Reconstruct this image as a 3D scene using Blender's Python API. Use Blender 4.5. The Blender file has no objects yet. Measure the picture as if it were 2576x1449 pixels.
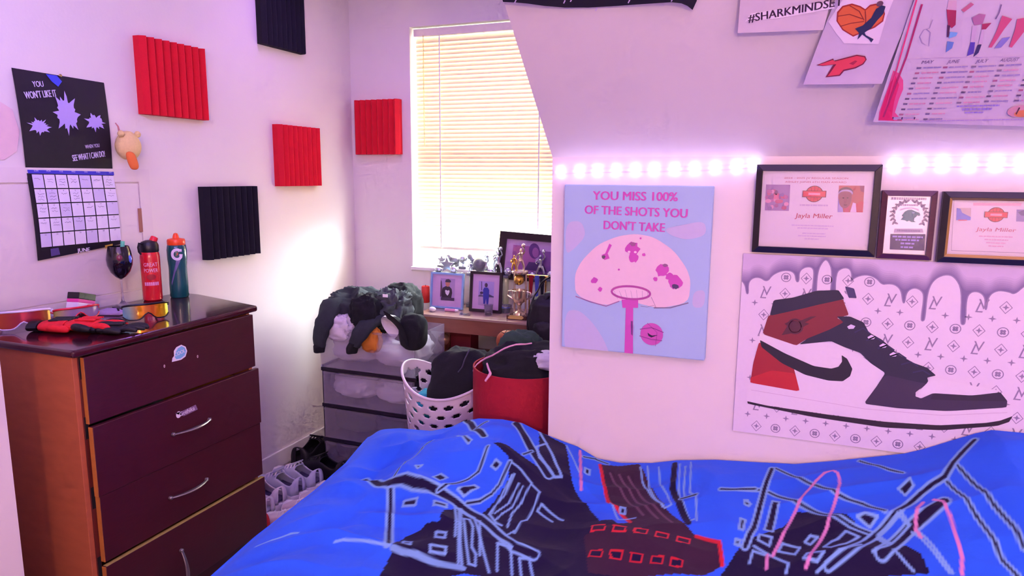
import bpy, bmesh, math, random
import numpy as np
from mathutils import Vector, Matrix, Euler, noise
from mathutils.geometry import tessellate_polygon

S = bpy.context.scene
COL = S.collection
R2 = math.radians

# ------------------------------------------------------------------ camera
FPX = 1740.0
CAM_H = 1.46
YAW, PITCH, ROLL = R2(21.3), R2(9.15), R2(-0.41)
def _axes():
    F = Vector((-math.sin(YAW)*math.cos(PITCH), math.cos(YAW)*math.cos(PITCH), -math.sin(PITCH)))
    Rv = Vector((math.cos(YAW), math.sin(YAW), 0))
    D = F.cross(Rv)
    c, s = math.cos(ROLL), math.sin(ROLL)
    return c*Rv+s*D, -s*Rv+c*D, F
CR, CD, CF = _axes()
CO = Vector((0, 0, CAM_H))
cam_data = bpy.data.cameras.new('camera')
cam_data.sensor_width = 36.0
cam_data.lens = FPX/2576*36.0
cam_data.clip_start = 0.02
cam = bpy.data.objects.new('camera', cam_data)
M = Matrix((( CR.x, -CD.x, -CF.x), (CR.y, -CD.y, -CF.y), (CR.z, -CD.z, -CF.z))).to_4x4()
M.translation = CO
cam.matrix_world = M
COL.objects.link(cam)
S.camera = cam

# ------------------------------------------------------------------ view, world, lights
vs = S.view_settings
vs.view_transform = 'Standard'; vs.look = 'None'; vs.gamma = 1.0; vs.use_curve_mapping = False
vs.exposure = 0.30
S.cycles.sample_clamp_indirect = 6.0
S.cycles.max_bounces = 5
S.cycles.adaptive_threshold = 0.12
S.cycles.adaptive_min_samples = 12
S.cycles.caustics_reflective = False
S.cycles.caustics_refractive = False

W = bpy.data.worlds.new('sky'); S.world = W; W.use_nodes = True
W.node_tree.nodes['Background'].inputs[0].default_value = (0.92, 0.96, 1.0, 1)
W.node_tree.nodes['Background'].inputs[1].default_value = 4.0

def area(name, loc, direction, sx, sy, power, color, spread=180):
    l = bpy.data.lights.new(name, 'AREA'); l.shape = 'RECTANGLE'; l.size = sx; l.size_y = sy
    l.energy = power; l.color = color; l.spread = R2(spread)
    o = bpy.data.objects.new(name, l); COL.objects.link(o); o.location = loc
    o.rotation_euler = Vector(direction).to_track_quat('-Z', 'Y').to_euler()
    return o
def point(name, loc, power, color, radius):
    l = bpy.data.lights.new(name, 'POINT'); l.energy = power; l.color = color; l.shadow_soft_size = radius
    o = bpy.data.objects.new(name, l); COL.objects.link(o); o.location = loc
    return o
VIOLET = (0.26, 0.12, 1.0)
area('daylight_outside_window', (-1.20, 3.95, 1.55), (-0.40, -1, -0.05), 1.5, 1.9, 370, (0.90, 1.0, 0.98))
area('violet_ceiling_fill', (0.55, -0.5, 2.38), (0, 0, -1), 2.6, 2.2, 44, (0.52, 0.27, 1.0))  # added overhead fill for the violet ambient, no fixture there
area('unseen_violet_strip_light', (-1.4, 0.9, 2.1), (-0.7, 0.7, -0.15), 1.0, 0.08, 9, (0.32, 0.29, 1.0))  # unseen violet strip, hung in mid air to tint the left wall
area('violet_nook_fill', (-1.45, 2.65, 2.40), (0, 0, -1), 1.3, 0.12, 6, (0.45, 0.20, 1.0))  # added violet fill that lifts the dark nook
point('unseen_warm_lamp', (1.0, -1.7, 1.80), 108, (1.0, 0.63, 0.50), 0.10)  # unseen warm lamp behind the viewer, placed to shade the dresser side
LED_POWER = 0.011

# ------------------------------------------------------------------ pixel of the photograph -> place in the room
def ray(x, y): return CR*((x-1288)/FPX) + CD*((y-724.5)/FPX) + CF
def px(x, y, axis, val):
    d = ray(x, y); i = 'XYZ'.index(axis)
    return CO + d*((val-CO[i])/d[i])
YL = 1.93              # vertical knee wall with the light strip
XL = -2.30             # left wall
YW = 3.395             # window wall
ZK = 1.516             # height where the sloping ceiling starts
SA = R2(42)
SN = Vector((0, -math.sin(SA), -math.cos(SA)))   # slope normal, into the room
SU = Vector((0, -math.cos(SA), math.sin(SA)))    # up along the slope
SK = Vector((0, YL, ZK))
def pslope(x, y, off=0.0):
    d = ray(x, y); k = SK + SN*off
    return CO + d*(SN.dot(k-CO)/SN.dot(d))

# ------------------------------------------------------------------ materials
def lin(c):
    return c/12.92 if c <= 0.04045 else ((c+0.055)/1.055)**2.4
def hexc(h):
    h = h.lstrip('#')
    return tuple(lin(int(h[i:i+2], 16)/255) for i in (0, 2, 4))
_mc = {}
def mat(name, col, rough=0.6, metal=0.0, var=0.06, scale=40, bump=0.0, bscale=200, spec=0.5, alpha=1.0,
        trans=0.0, emit=None, estr=0.0, coat=0.0, sheen=0.0, stretch=None):
    if name in _mc: return _mc[name]
    if isinstance(col, str): col = hexc(col)
    m = bpy.data.materials.new(name); m.use_nodes = True
    nt = m.node_tree; b = nt.nodes['Principled BSDF']
    b.inputs['Roughness'].default_value = rough; b.inputs['Metallic'].default_value = metal
    b.inputs['Specular IOR Level'].default_value = spec
    b.inputs['Alpha'].default_value = alpha
    b.inputs['Transmission Weight'].default_value = trans
    b.inputs['Coat Weight'].default_value = coat
    b.inputs['Sheen Weight'].default_value = sheen
    if emit is not None:
        b.inputs['Emission Color'].default_value = (*emit, 1); b.inputs['Emission Strength'].default_value = estr
    tc = nt.nodes.new('ShaderNodeTexCoord')
    src = tc.outputs['Object']
    if stretch:
        mp = nt.nodes.new('ShaderNodeMapping'); mp.inputs['Scale'].default_value = stretch
        nt.links.new(src, mp.inputs['Vector']); src = mp.outputs['Vector']
    nz = nt.nodes.new('ShaderNodeTexNoise'); nz.inputs['Scale'].default_value = scale
    nz.inputs['Detail'].default_value = 4
    nt.links.new(src, nz.inputs['Vector'])
    mx = nt.nodes.new('ShaderNodeMix'); mx.data_type = 'RGBA'
    nt.links.new(nz.outputs['Fac'], mx.inputs['Factor'])
    mx.inputs['A'].default_value = (*[max(0, c*(1-var)) for c in col], 1)
    mx.inputs['B'].default_value = (*[min(1, c*(1+var)) for c in col], 1)
    nt.links.new(mx.outputs['Result'], b.inputs['Base Color'])
    if bump > 0:
        n2 = nt.nodes.new('ShaderNodeTexNoise'); n2.inputs['Scale'].default_value = bscale; n2.inputs['Detail'].default_value = 3
        nt.links.new(src, n2.inputs['Vector'])
        bp = nt.nodes.new('ShaderNodeBump'); bp.inputs['Strength'].default_value = bump; bp.inputs['Distance'].default_value = 0.002
        nt.links.new(n2.outputs['Fac'], bp.inputs['Height']); nt.links.new(bp.outputs['Normal'], b.inputs['Normal'])
    _mc[name] = m
    return m
def ink(h, rough=0.55):
    return mat('print_'+h.strip('#')+('' if rough == 0.55 else '_%d' % (rough*100)), h, rough, var=0.03, scale=90)
def ramp_mat(name, stops, axis='X', rough=0.15, metal=0.0, coat=0.0):
    if name in _mc: return _mc[name]
    m = bpy.data.materials.new(name); m.use_nodes = True; nt = m.node_tree; b = nt.nodes['Principled BSDF']
    tc = nt.nodes.new('ShaderNodeTexCoord'); sp = nt.nodes.new('ShaderNodeSeparateXYZ')
    nt.links.new(tc.outputs['Generated'], sp.inputs[0])
    cr = nt.nodes.new('ShaderNodeValToRGB'); nt.links.new(sp.outputs[axis], cr.inputs[0])
    e = cr.color_ramp.elements
    while len(e) < len(stops): e.new(0.5)
    for k, (p, h) in enumerate(stops): e[k].position = p; e[k].color = (*hexc(h), 1)
    nt.links.new(cr.outputs[0], b.inputs['Base Color'])
    b.inputs['Roughness'].default_value = rough; b.inputs['Metallic'].default_value = metal; b.inputs['Coat Weight'].default_value = coat
    _mc[name] = m
    return m
def pane_mat(name, tint, gloss=0.10, rough=0.03):
    if name in _mc: return _mc[name]
    m = bpy.data.materials.new(name); m.use_nodes = True; nt = m.node_tree; nt.nodes.remove(nt.nodes['Principled BSDF'])
    out = nt.nodes['Material Output']
    t = nt.nodes.new('ShaderNodeBsdfTransparent'); t.inputs[0].default_value = (*tint, 1)
    g = nt.nodes.new('ShaderNodeBsdfGlossy'); g.inputs['Roughness'].default_value = rough
    mx = nt.nodes.new('ShaderNodeMixShader'); mx.inputs[0].default_value = gloss
    nt.links.new(t.outputs[0], mx.inputs[1]); nt.links.new(g.outputs[0], mx.inputs[2]); nt.links.new(mx.outputs[0], out.inputs[0])
    _mc[name] = m
    return m
def sheer_mat(name, col, opacity=0.5, transl=0.5, rough=0.3):
    """thin cloudy plastic: part diffuse, part translucent, part see-through"""
    if name in _mc: return _mc[name]
    if isinstance(col, str): col = hexc(col)
    m = bpy.data.materials.new(name); m.use_nodes = True; nt = m.node_tree; p = nt.nodes['Principled BSDF']
    out = nt.nodes['Material Output']
    p.inputs['Base Color'].default_value = (*col, 1); p.inputs['Roughness'].default_value = rough
    tl = nt.nodes.new('ShaderNodeBsdfTranslucent'); tl.inputs[0].default_value = (*col, 1)
    tr = nt.nodes.new('ShaderNodeBsdfTransparent')
    nz = nt.nodes.new('ShaderNodeTexNoise'); nz.inputs['Scale'].default_value = 14
    m1 = nt.nodes.new('ShaderNodeMixShader'); m1.inputs[0].default_value = transl
    m2 = nt.nodes.new('ShaderNodeMixShader'); m2.inputs[0].default_value = opacity
    nt.links.new(p.outputs[0], m1.inputs[1]); nt.links.new(tl.outputs[0], m1.inputs[2])
    nt.links.new(tr.outputs[0], m2.inputs[1]); nt.links.new(m1.outputs[0], m2.inputs[2])
    nt.links.new(m2.outputs[0], out.inputs[0])
    _mc[name] = m
    return m

# ------------------------------------------------------------------ mesh builder
class MB:
    def __init__(s): s.v = []; s.f = []; s.m = []
    def add(s, vs_, fs, mi=0):
        o = len(s.v); s.v += [tuple(p) for p in vs_]
        for f in fs: s.f.append(tuple(i+o for i in f)); s.m.append(mi)
        return s
    def box(s, lo, hi, mi=0, rot=None, at=None):
        x0, y0, z0 = lo; x1, y1, z1 = hi
        vs_ = [Vector(p) for p in ((x0,y0,z0),(x1,y0,z0),(x1,y1,z0),(x0,y1,z0),(x0,y0,z1),(x1,y0,z1),(x1,y1,z1),(x0,y1,z1))]
        if rot is not None:
            c = Vector(at) if at is not None else (Vector(lo)+Vector(hi))/2
            vs_ = [rot @ (p-c) + c for p in vs_]
        return s.add(vs_, [(0,3,2,1),(4,5,6,7),(0,1,5,4),(1,2,6,5),(2,3,7,6),(3,0,4,7)], mi)
    def prism(s, pts, a, b, mi=0):
        """pts: list of 3-D points (planar loop); a, b: offsets added to make two caps"""
        n = len(pts); a = Vector(a); b = Vector(b)
        vs_ = [Vector(p)+a for p in pts]+[Vector(p)+b for p in pts]
        fs = [tuple(range(n))[::-1], tuple(range(n, 2*n))]+[(i, (i+1) % n, n+(i+1) % n, n+i) for i in range(n)]
        return s.add(vs_, fs, mi)
    def tube(s, path, r, n=8, mi=0, cap=True, flat=1.0, up=None):
        path = [Vector(p) for p in path]
        rs = r if isinstance(r, (list, tuple)) else [r]*len(path)
        rings = []; prev = None
        for i, p in enumerate(path):
            t = (path[min(i+1, len(path)-1)]-path[max(i-1, 0)])
            t = t.normalized() if t.length > 1e-9 else Vector((0, 0, 1))
            if prev is None:
                ref = Vector(up) if up else (Vector((0, 0, 1)) if abs(t.z) < 0.9 else Vector((1, 0, 0)))
                x = t.cross(ref).normalized()
            else:
                x = (prev - t*prev.dot(t)); x = x.normalized() if x.length > 1e-6 else t.orthogonal().normalized()
            prev = x; y = t.cross(x)
            rings.append([p + x*(rs[i]*math.cos(2*math.pi*k/n)) + y*(rs[i]*flat*math.sin(2*math.pi*k/n)) for k in range(n)])
        return s.loft(rings, mi, cap)
    def loft(s, rings, mi=0, cap=True, closed=True):
        n = len(rings[0]); vs_ = [p for r in rings for p in r]; fs = []
        for i in range(len(rings)-1):
            for k in range(n if closed else n-1):
                a = i*n+k; b = i*n+(k+1) % n
                fs.append((a, b, b+n, a+n))
        if cap and closed:
            fs.append(tuple(range(n))[::-1]); fs.append(tuple(range((len(rings)-1)*n, len(rings)*n)))
        return s.add(vs_, fs, mi)
    def lathe(s, prof, c=(0, 0, 0), n=24, mi=0, cap=True, axis=None):
        c = Vector(c); q = Vector((0, 0, 1)).rotation_difference(Vector(axis)) if axis else None
        rings = []
        for r, z in prof:
            ring = [Vector((r*math.cos(2*math.pi*k/n), r*math.sin(2*math.pi*k/n), z)) for k in range(n)]
            rings.append([(q @ p if q else p)+c for p in ring])
        return s.loft(rings, mi, cap)
    def ball(s, c, r, n=12, m=8, mi=0, rot=None):
        c = Vector(c); rr = r if isinstance(r, (tuple, list)) else (r, r, r)
        rings = []
        for j in range(m+1):
            th = math.pi*(0.02+0.96*j/m)
            ring = [Vector((rr[0]*math.sin(th)*math.cos(2*math.pi*k/n), rr[1]*math.sin(th)*math.sin(2*math.pi*k/n), -rr[2]*math.cos(th))) for k in range(n)]
            rings.append([(rot @ p if rot else p)+c for p in ring])
        return s.loft(rings, mi)
    def grid(s, P, mi=0):
        ny = len(P); nx = len(P[0]); vs_ = [p for r in P for p in r]
        return s.add(vs_, [(j*nx+i, j*nx+i+1, (j+1)*nx+i+1, (j+1)*nx+i) for j in range(ny-1) for i in range(nx-1)], mi)
    def build(s, name, mats, parent=None, smooth=False, bevel=0.0, segs=2, subsurf=0, recalc=True, sharp=None):
        me = bpy.data.meshes.new(name); me.from_pydata(s.v, [], s.f)
        if not isinstance(mats, (list, tuple)): mats = [mats]
        for m in mats: me.materials.append(m)
        me.polygons.foreach_set('material_index', s.m)
        if recalc or bevel > 0:
            bm = bmesh.new(); bm.from_mesh(me)
            bmesh.ops.recalc_face_normals(bm, faces=bm.faces)
            if bevel > 0:
                es = [e for e in bm.edges if len(e.link_faces) == 2 and e.calc_face_angle(0) > 0.6]
                bmesh.ops.bevel(bm, geom=es, offset=bevel, segments=segs, profile=0.5, affect='EDGES', clamp_overlap=True)
            bm.to_mesh(me); bm.free()
        if smooth:
            me.polygons.foreach_set('use_smooth', [True]*len(me.polygons))
            me.set_sharp_from_angle(angle=R2(sharp if sharp else 40))
        o = bpy.data.objects.new(name, me); COL.objects.link(o)
        if parent: o.parent = parent
        if subsurf:
            md = o.modifiers.new('subdivision', 'SUBSURF'); md.levels = subsurf; md.render_levels = subsurf
        return o
def four(x0, x1, z0, z1, w):
    """four bars of a rectangular frame that meet without overlapping"""
    return (((x0, z0), (x0+w, z1)), ((x1-w, z0), (x1, z1)), ((x0+w, z0), (x1-w, z0+w)), ((x0+w, z1-w), (x1-w, z1)))
def tag(o, label, cat, group=None, kind=None):
    if label: o['label'] = label
    if cat: o['category'] = cat
    if group: o['group'] = group
    if kind: o['kind'] = kind
    return o
def thing(name, label, cat, loc=(0, 0, 0), rotz=0.0, group=None):
    o = bpy.data.objects.new(name, None); o.empty_display_size = 0.05; COL.objects.link(o)
    o.location = loc; o.rotation_euler = (0, 0, rotz)
    return tag(o, label, cat, group)
def struct(o):
    o['kind'] = 'structure'; return o
def dup(root, loc, rot, label=None, group=None, swap=None, scale=None):
    def cp(o, par):
        c = o.copy(); COL.objects.link(c); c.parent = par
        if swap and o.type == 'MESH':
            c.data = o.data.copy()
            for k, m in enumerate(c.data.materials):
                if m.name in swap: c.data.materials[k] = swap[m.name]
        for ch in o.children: cp(ch, c)
        return c
    r = cp(root, None); r.location = loc; r.rotation_euler = rot
    if label: r['label'] = label
    if group: r['group'] = group
    if scale: r.scale = (scale,)*3
    return r

# ------------------------------------------------------------------ flat print (posters, labels, stickers)
_tx = {}
def text_mesh(body, size, bold=0.0, shear=0.0, spacing=1.0):
    k = (body, size, bold, shear, spacing)
    if k in _tx: return _tx[k]
    c = bpy.data.curves.new('lettering', 'FONT'); c.body = body; c.size = size; c.offset = bold*size; c.shear = shear
    c.space_character = spacing; c.align_x = 'CENTER'; c.align_y = 'CENTER'; c.resolution_u = 3
    o = bpy.data.objects.new('lettering', c)
    COL.objects.link(o)
    bpy.context.view_layer.update()
    me = bpy.data.meshes.new_from_object(o.evaluated_get(bpy.context.evaluated_depsgraph_get()))
    r = ([tuple(v.co) for v in me.vertices], [tuple(p.vertices) for p in me.polygons])
    bpy.data.objects.remove(o); bpy.data.curves.remove(c); bpy.data.meshes.remove(me)
    _tx[k] = r
    return r
class Art:
    def __init__(s, O, U, V, N, q=None):
        s.O = Vector(O); s.U = Vector(U).normalized(); s.V = Vector(V).normalized(); s.N = Vector(N).normalized()
        s.items = []; s.q = q; s.k = 0
    def clip(s, u0, v0, u1, v1): s.cl = (u0, v0, u1, v1); return s
    cl = None
    def uv(s, p):              # pixel of the photo -> u, v in metres on this plane
        d = ray(*(s.q(*p) if s.q else p)); t = s.N.dot(s.O-CO)/s.N.dot(d); w = CO+d*t-s.O
        return (w.dot(s.U), w.dot(s.V))
    def poly(s, pts, col, layer=1, pix=True):
        P = [s.uv(p) for p in pts] if pix else [tuple(p) for p in pts]
        tr = tessellate_polygon([[Vector((a, b, 0)) for a, b in P]])
        s.items.append((P, [tuple(t) for t in tr], col, layer)); return s
    def line(s, pts, w, col, layer=2, pix=True, closed=False):
        P = [Vector(s.uv(p)) for p in pts] if pix else [Vector(p) for p in pts]
        if closed: P = P+[P[0]]
        vs_, fs = [], []
        for i, p in enumerate(P):
            a = P[max(i-1, 0)]; b = P[min(i+1, len(P)-1)]
            if closed and i in (0, len(P)-1): a, b = P[-2], P[1]
            t = (b-a); t = t.normalized() if t.length > 1e-9 else Vector((1, 0)); n = Vector((-t.y, t.x))*(w/2)
            vs_ += [tuple(p+n), tuple(p-n)]
        for i in range(len(P)-1): fs.append((2*i, 2*i+1, 2*i+3, 2*i+2))
        s.items.append((vs_, fs, col, layer)); return s
    def rect(s, u0, v0, u1, v1, col, layer=1):
        s.items.append(([(u0, v0), (u1, v0), (u1, v1), (u0, v1)], [(0, 1, 2, 3)], col, layer)); return s
    def ell(s, c, ru, rv, col, layer=1, pix=True, n=28, rot=0, a0=0, a1=360):
        cu, cv = s.uv(c) if pix else c
        P = []
        for k in range(n):
            a = R2(a0+(a1-a0)*k/(n if a1-a0 >= 360 else n-1)); x = ru*math.cos(a); y = rv*math.sin(a)
            P.append((cu+x*math.cos(rot)-y*math.sin(rot), cv+x*math.sin(rot)+y*math.cos(rot)))
        s.items.append((P, [tuple(range(n))], col, layer)); return s
    def ring(s, c, ru, rv, w, col, layer=2, pix=True, n=28):
        cu, cv = s.uv(c) if pix else c
        P = [(cu+ru*math.cos(2*math.pi*k/n), cv+rv*math.sin(2*math.pi*k/n)) for k in range(n)]
        return s.line(P, w, col, layer, pix=False, closed=True)
    def text(s, body, c, size, col, layer=3, pix=True, rot=0.0, bold=0.0, shear=0.0, width=None, spacing=1.0, _again=False):
        cu, cv = s.uv(c) if pix else c
        vs_, fs = text_mesh(body, size, 0.0, shear, spacing)
        if not vs_: return s
        if bold > 0 and not _again:
            d = bold*size
            s.text(body, (cu+d*math.cos(rot), cv+d*math.sin(rot)), size, col, layer+0.3, False, rot, bold, shear, width, spacing, True)
            cu -= d*math.cos(rot); cv -= d*math.sin(rot)
        kx = 1.0
        if width:
            xs = [v[0] for v in vs_]; kx = width/(max(xs)-min(xs))
        P = []
        for x, y, _ in vs_:
            x *= kx
            P.append((cu+x*math.cos(rot)-y*math.sin(rot), cv+x*math.sin(rot)+y*math.cos(rot)))
        s.items.append((P, fs, col, layer)); return s
    def build(s, name, parent, warp=None, step=0.0004, rough=0.55, base=0.0003):
        cols = []; mb = MB()
        for P, fs, col, layer in s.items:
            if s.cl: P = [(min(max(a, s.cl[0]), s.cl[2]), min(max(b_, s.cl[1]), s.cl[3])) for a, b_ in P]
            if col not in cols: cols.append(col)
            off = base+step*layer
            if warp: vs_ = [warp(a, b, off) for a, b in P]
            else: vs_ = [s.O+s.U*a+s.V*b+s.N*off for a, b in P]
            mb.add(vs_, fs, cols.index(col))
        ms = [c if not isinstance(c, str) else ink(c, rough) for c in cols]
        return mb.build(name, ms, None, recalc=False) if parent is None else _par(mb.build(name, ms, None, recalc=False), parent)
def _par(o, p):
    o.parent = p; bpy.context.view_layer.update(); o.matrix_parent_inverse = p.matrix_world.inverted(); return o
def own(root, *obs):
    """parts built in room coordinates become children of root without moving"""
    bpy.context.view_layer.update()
    inv = root.matrix_world.inverted()
    for o in obs: o.parent = root; o.matrix_parent_inverse = inv
def rounded(P, cut=0.07, it=2):
    for _ in range(it):
        q = []
        for a in range(len(P)):
            p, n_, r_ = P[a], P[(a+1) % len(P)], P[a-1]
            q += [(p[0]*(1-cut)+r_[0]*cut, p[1]*(1-cut)+r_[1]*cut), (p[0]*(1-cut)+n_[0]*cut, p[1]*(1-cut)+n_[1]*cut)]
        P = q
    return P
def greek(art, u0, u1, v, h, col, layer, rnd, gap=0.35, wmin=1.0, wmax=3.5):
    """a line of print too small to read in the photo"""
    u = u0
    while u < u1:
        w = min(h*rnd.uniform(wmin, wmax), u1-u); art.rect(u, v-h/2, u+w, v+h/2, col, layer); u += w+h*gap
# ================================================================== the room
m_wall = mat('wall_paint', '#e6dedb', 0.75, var=0.02, scale=6, bump=0.15, bscale=90)
m_ceil = mat('ceiling_paint', '#e4dcd8', 0.8, var=0.02, scale=5, bump=0.15, bscale=90)
m_trim = mat('white_trim', '#ece9e4', 0.45, var=0.02)
m_carpet = mat('beige_carpet', '#b3a294', 0.95, var=0.25, scale=220, bump=0.8, bscale=500)
def st(o, label, cat): return tag(struct(o), label, cat)
def wall_obj(mb, name, label, m=m_wall, cat='wall'): return st(mb.build(name, m), label, cat)

wall_obj(MB().box((-2.5, -2.3, -0.1), (2.3, 3.6, 0.0)), 'floor', 'beige carpeted bedroom floor', m_carpet, 'floor')
wall_obj(MB().box((XL-0.12, -2.2, 0), (XL, YW+0.14, 2.52)), 'wall_left', 'pale painted left wall with foam panels and calendar')
# window wall with its opening
WX0, WX1, WZ0, WZ1 = -1.922, -1.03, 0.957, 2.243
mb = MB()
mb.box((XL, YW, 0), (WX0, YW+0.14, 2.52)); mb.box((WX1, YW, 0), (-0.5, YW+0.14, 2.52))
mb.box((WX0, YW, 0), (WX1, YW+0.14, WZ0)); mb.box((WX0, YW, WZ1), (WX1, YW+0.14, 2.52))
wall_obj(mb, 'wall_back', 'pale window wall at the end of the dormer nook')
# knee wall with the light strip; its left end is the cheek of the dormer nook
wall_obj(MB().box((-0.63, YL, 0), (2.3, YL+0.12, ZK)), 'wall_right', 'pale knee wall holding posters and the light strip')
wall_obj(MB().box((-0.63, YL+0.12, 0), (-0.5, YW, 2.52)), 'wall_nook', 'pale cheek wall closing the nook on its right')
top = SK+SU*1.25
sl = [Vector((-0.63, YL, ZK)), Vector((2.3, YL, ZK)), Vector((2.3, top.y, top.z)), Vector((-0.63, top.y, top.z))]
wall_obj(MB().prism(sl, (0, 0, 0), -SN*0.11), 'wall_slope', 'pale sloping ceiling above the knee wall', m_ceil)
wall_obj(MB().prism([(-0.63, YL+0.125, ZK+0.02), (-0.63, top.y+0.14, top.z), (-0.63, YL+0.125, top.z)], (0.003, 0, 0), (0.11, 0, 0)), 'wall_cheek', 'upper triangle of the dormer cheek wall')
wall_obj(MB().box((-2.42, -2.3, 2.42), (2.4, YW+0.14, 2.54)), 'ceiling', 'flat pale ceiling', m_ceil, 'ceiling')
wall_obj(MB().box((2.2, -2.2, 0), (2.32, YL+0.1, 2.52)), 'wall_far_right', 'pale side wall right of the bed')
wall_obj(MB().box((-2.42, -2.32, 0), (2.32, -2.2, 2.52)), 'wall_behind', 'pale wall behind the viewer')
wall_obj(MB().box((XL, 0.95, 0), (-1.722, 1.05, 1.12)), 'wall_near', 'low pale half wall left of the chest of drawers')
b = MB().box((XL, 1.05, 0), (XL+0.012, YW, 0.085)).build('baseboard_left', m_trim, bevel=0.003); st(b, 'white baseboard along the left wall', 'baseboard')
b = MB().box((XL+0.012, YW-0.012, 0), (-0.63, YW, 0.085)).build('baseboard_back', m_trim, bevel=0.003); st(b, 'white baseboard under the window', 'baseboard')

# ------------------------------------------------------------------ window, blind
win = thing('window_1', 'white framed window behind the ivory blind', 'window', ((WX0+WX1)/2, YW, WZ0)); struct(win)
yf = YW+0.095
mb = MB()
for lo, hi in four(WX0+0.001, WX1-0.001, WZ0+0.003, WZ1-0.001, 0.035): mb.box((lo[0], yf, lo[1]), (hi[0], yf+0.035, hi[1]))
mb.box((WX0+0.037, yf-0.008, 1.585), (WX1-0.037, yf+0.03, 1.625))
fr = mb.build('window_frame', m_trim)
pg = pane_mat('window_glass', (0.97, 0.98, 0.98), 0.05)
p1 = MB().box((WX0+0.03, yf+0.014, WZ0+0.03), (WX1-0.03, yf+0.018, 1.59)).build('pane', pg)
p2 = MB().box((WX0+0.03, yf+0.022, 1.62), (WX1-0.03, yf+0.026, WZ1-0.03)).build('pane', pg)
si = MB().box((WX0-0.004, YW-0.022, WZ0-0.018), (WX1+0.03, YW+0.1, WZ0+0.002)).build('window_sill', m_trim, bevel=0.004)
own(win, fr, p1, p2, si)

m_slat = sheer_mat('ivory_slat_plastic', '#efdcb0', 1.0, 0.030, 0.45)
bl = thing('window_blind', 'ivory slatted blind lowered over the bright window', 'blind', ((WX0+WX1)/2, YW+0.045, 2.2))
hr = MB().box((WX0+0.012, YW+0.02, 2.195), (WX1-0.012, YW+0.062, 2.235)).build('headrail', mat('ivory_rail', '#f1ead6', 0.4), bevel=0.003)
own(bl, hr)
# one curved slat, shared by every copy
L0, L1 = WX0+0.016, WX1-0.016
tilt = R2(70)
rows = []
for k in range(5):
    a = (k-2)/2*0.0165
    c = 0.0022*(1-((k-2)/2)**2)
    dy, dz = a*math.cos(tilt)-c*math.sin(tilt), a*math.sin(tilt)+c*math.cos(tilt)
    rows.append([Vector((x, dy, dz)) for x in (L0-(WX0+WX1)/2, L1-(WX0+WX1)/2)])
sm = MB().grid(rows).build('slat', m_slat, smooth=True, recalc=False)
sm.parent = bl; sm.location = (0, 0, -0.022)
nsl = 51
for k in range(1, nsl):
    c = sm.copy(); COL.objects.link(c); c.parent = bl; c.location = (0, 0, -0.022-0.0218*k)
    if k > nsl-22: c.rotation_euler = (R2(-1.9*(k-(nsl-22))), 0, 0)
zb = 2.2-0.022-0.0218*nsl
br_ = MB().box((L0, YW+0.034, zb-0.008), (L1, YW+0.056, zb+0.008)).build('bottom_rail', _mc['ivory_rail'], bevel=0.003)
cm = mat('blind_cord', '#f6f1e4', 0.7)
cords = []
for cx in (-1.759, -1.192):
    cords.append(MB().box((cx-0.0035, YW+0.028, zb), (cx+0.0035, YW+0.0295, 2.2)).build('ladder_tape', cm))
wand = MB().tube([(-1.848, YW+0.016, 2.2), (-1.848, YW+0.014, 1.9), (-1.846, YW+0.012, 1.62)], 0.003, 6).build('wand', sheer_mat('clear_wand', '#e8d9ae', 0.7), smooth=True)
own(bl, br_, wand, *cords)

# ------------------------------------------------------------------ painted access panel behind the calendar
ap = thing('wall_access_panel', 'wall coloured metal access panel partly behind the calendar', 'panel', (XL, 1.6, 1.2))
m_ap = mat('painted_metal', '#e2d8d8', 0.5, var=0.02, bump=0.05)
def LW(x, y, off=0.0): return px(x, y, 'X', XL+off)
z0, z1, y0, y1 = 0.97, 1.478, 1.30, 2.012
mb = MB()
for lo, hi in four(y0, y1, z0, z1, 0.048):
    mb.box((XL+0.0004, lo[0], lo[1]), (XL+0.007, hi[0], hi[1]))
f1 = mb.build('panel_frame', m_ap)
f2 = MB().box((XL+0.001, y0+0.054, z0+0.054), (XL+0.0045, y1-0.05, z1-0.054)).build('panel_door', m_ap, bevel=0.001)
f3 = MB().box((XL+0.004, y1-0.062, 1.24), (XL+0.008, y1-0.047, 1.33)).build('latch', mat('rust_latch', '#a06a58', 0.5), bevel=0.001)
own(ap, f1, f2, f3)
# ================================================================== things on the left and window walls
m_fred = mat('red_foam', '#d8122c', 0.95, var=0.12, scale=300, bump=0.4, bscale=500)
m_fblk = mat('black_foam', '#100e1c', 0.95, var=0.2, scale=300, bump=0.4, bscale=500)
def foam(label, m, P0, along, up, out, w, h, teeth=9):
    """wedge foam tile: sawtooth ridges running up the tile"""
    P0 = Vector(P0); along = Vector(along); up = Vector(up); out = Vector(out)
    prof = [(0, 0.0)]; p = w/teeth
    for k in range(teeth):
        prof += [(k*p+0.0005, 0.028), (k*p+p*0.45, 0.046), (k*p+p*0.55, 0.046), ((k+1)*p-0.0005, 0.028)]
    prof += [(w, 0.0)]
    loop = [P0+along*a+out*b for a, b in prof]
    o = MB().prism(loop, (0, 0, 0), up*h).build('foam_panel', m)
    return tag(o, label, 'foam panel', 'acoustic foam tiles on the walls')
def foamL(label, m, x0, y0, x1, y1):
    a = px(x0, y0, 'X', XL+0.03); b = px(x1, y1, 'X', XL+0.03)
    foam(label, m, (XL+0.0005, a.y, b.z), (0, 1, 0), (0, 0, 1), (1, 0, 0), b.y-a.y, a.z-b.z)
foamL('large red ridged foam tile above right of the calendar', m_fred, 348, 88, 526, 303)
foamL('black ridged foam tile cut off by the top of the photo', m_fblk, 652, -62, 768, 137)
foamL('red ridged foam tile right of the lower black tile', m_fred, 697, 312, 808, 467)
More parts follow.
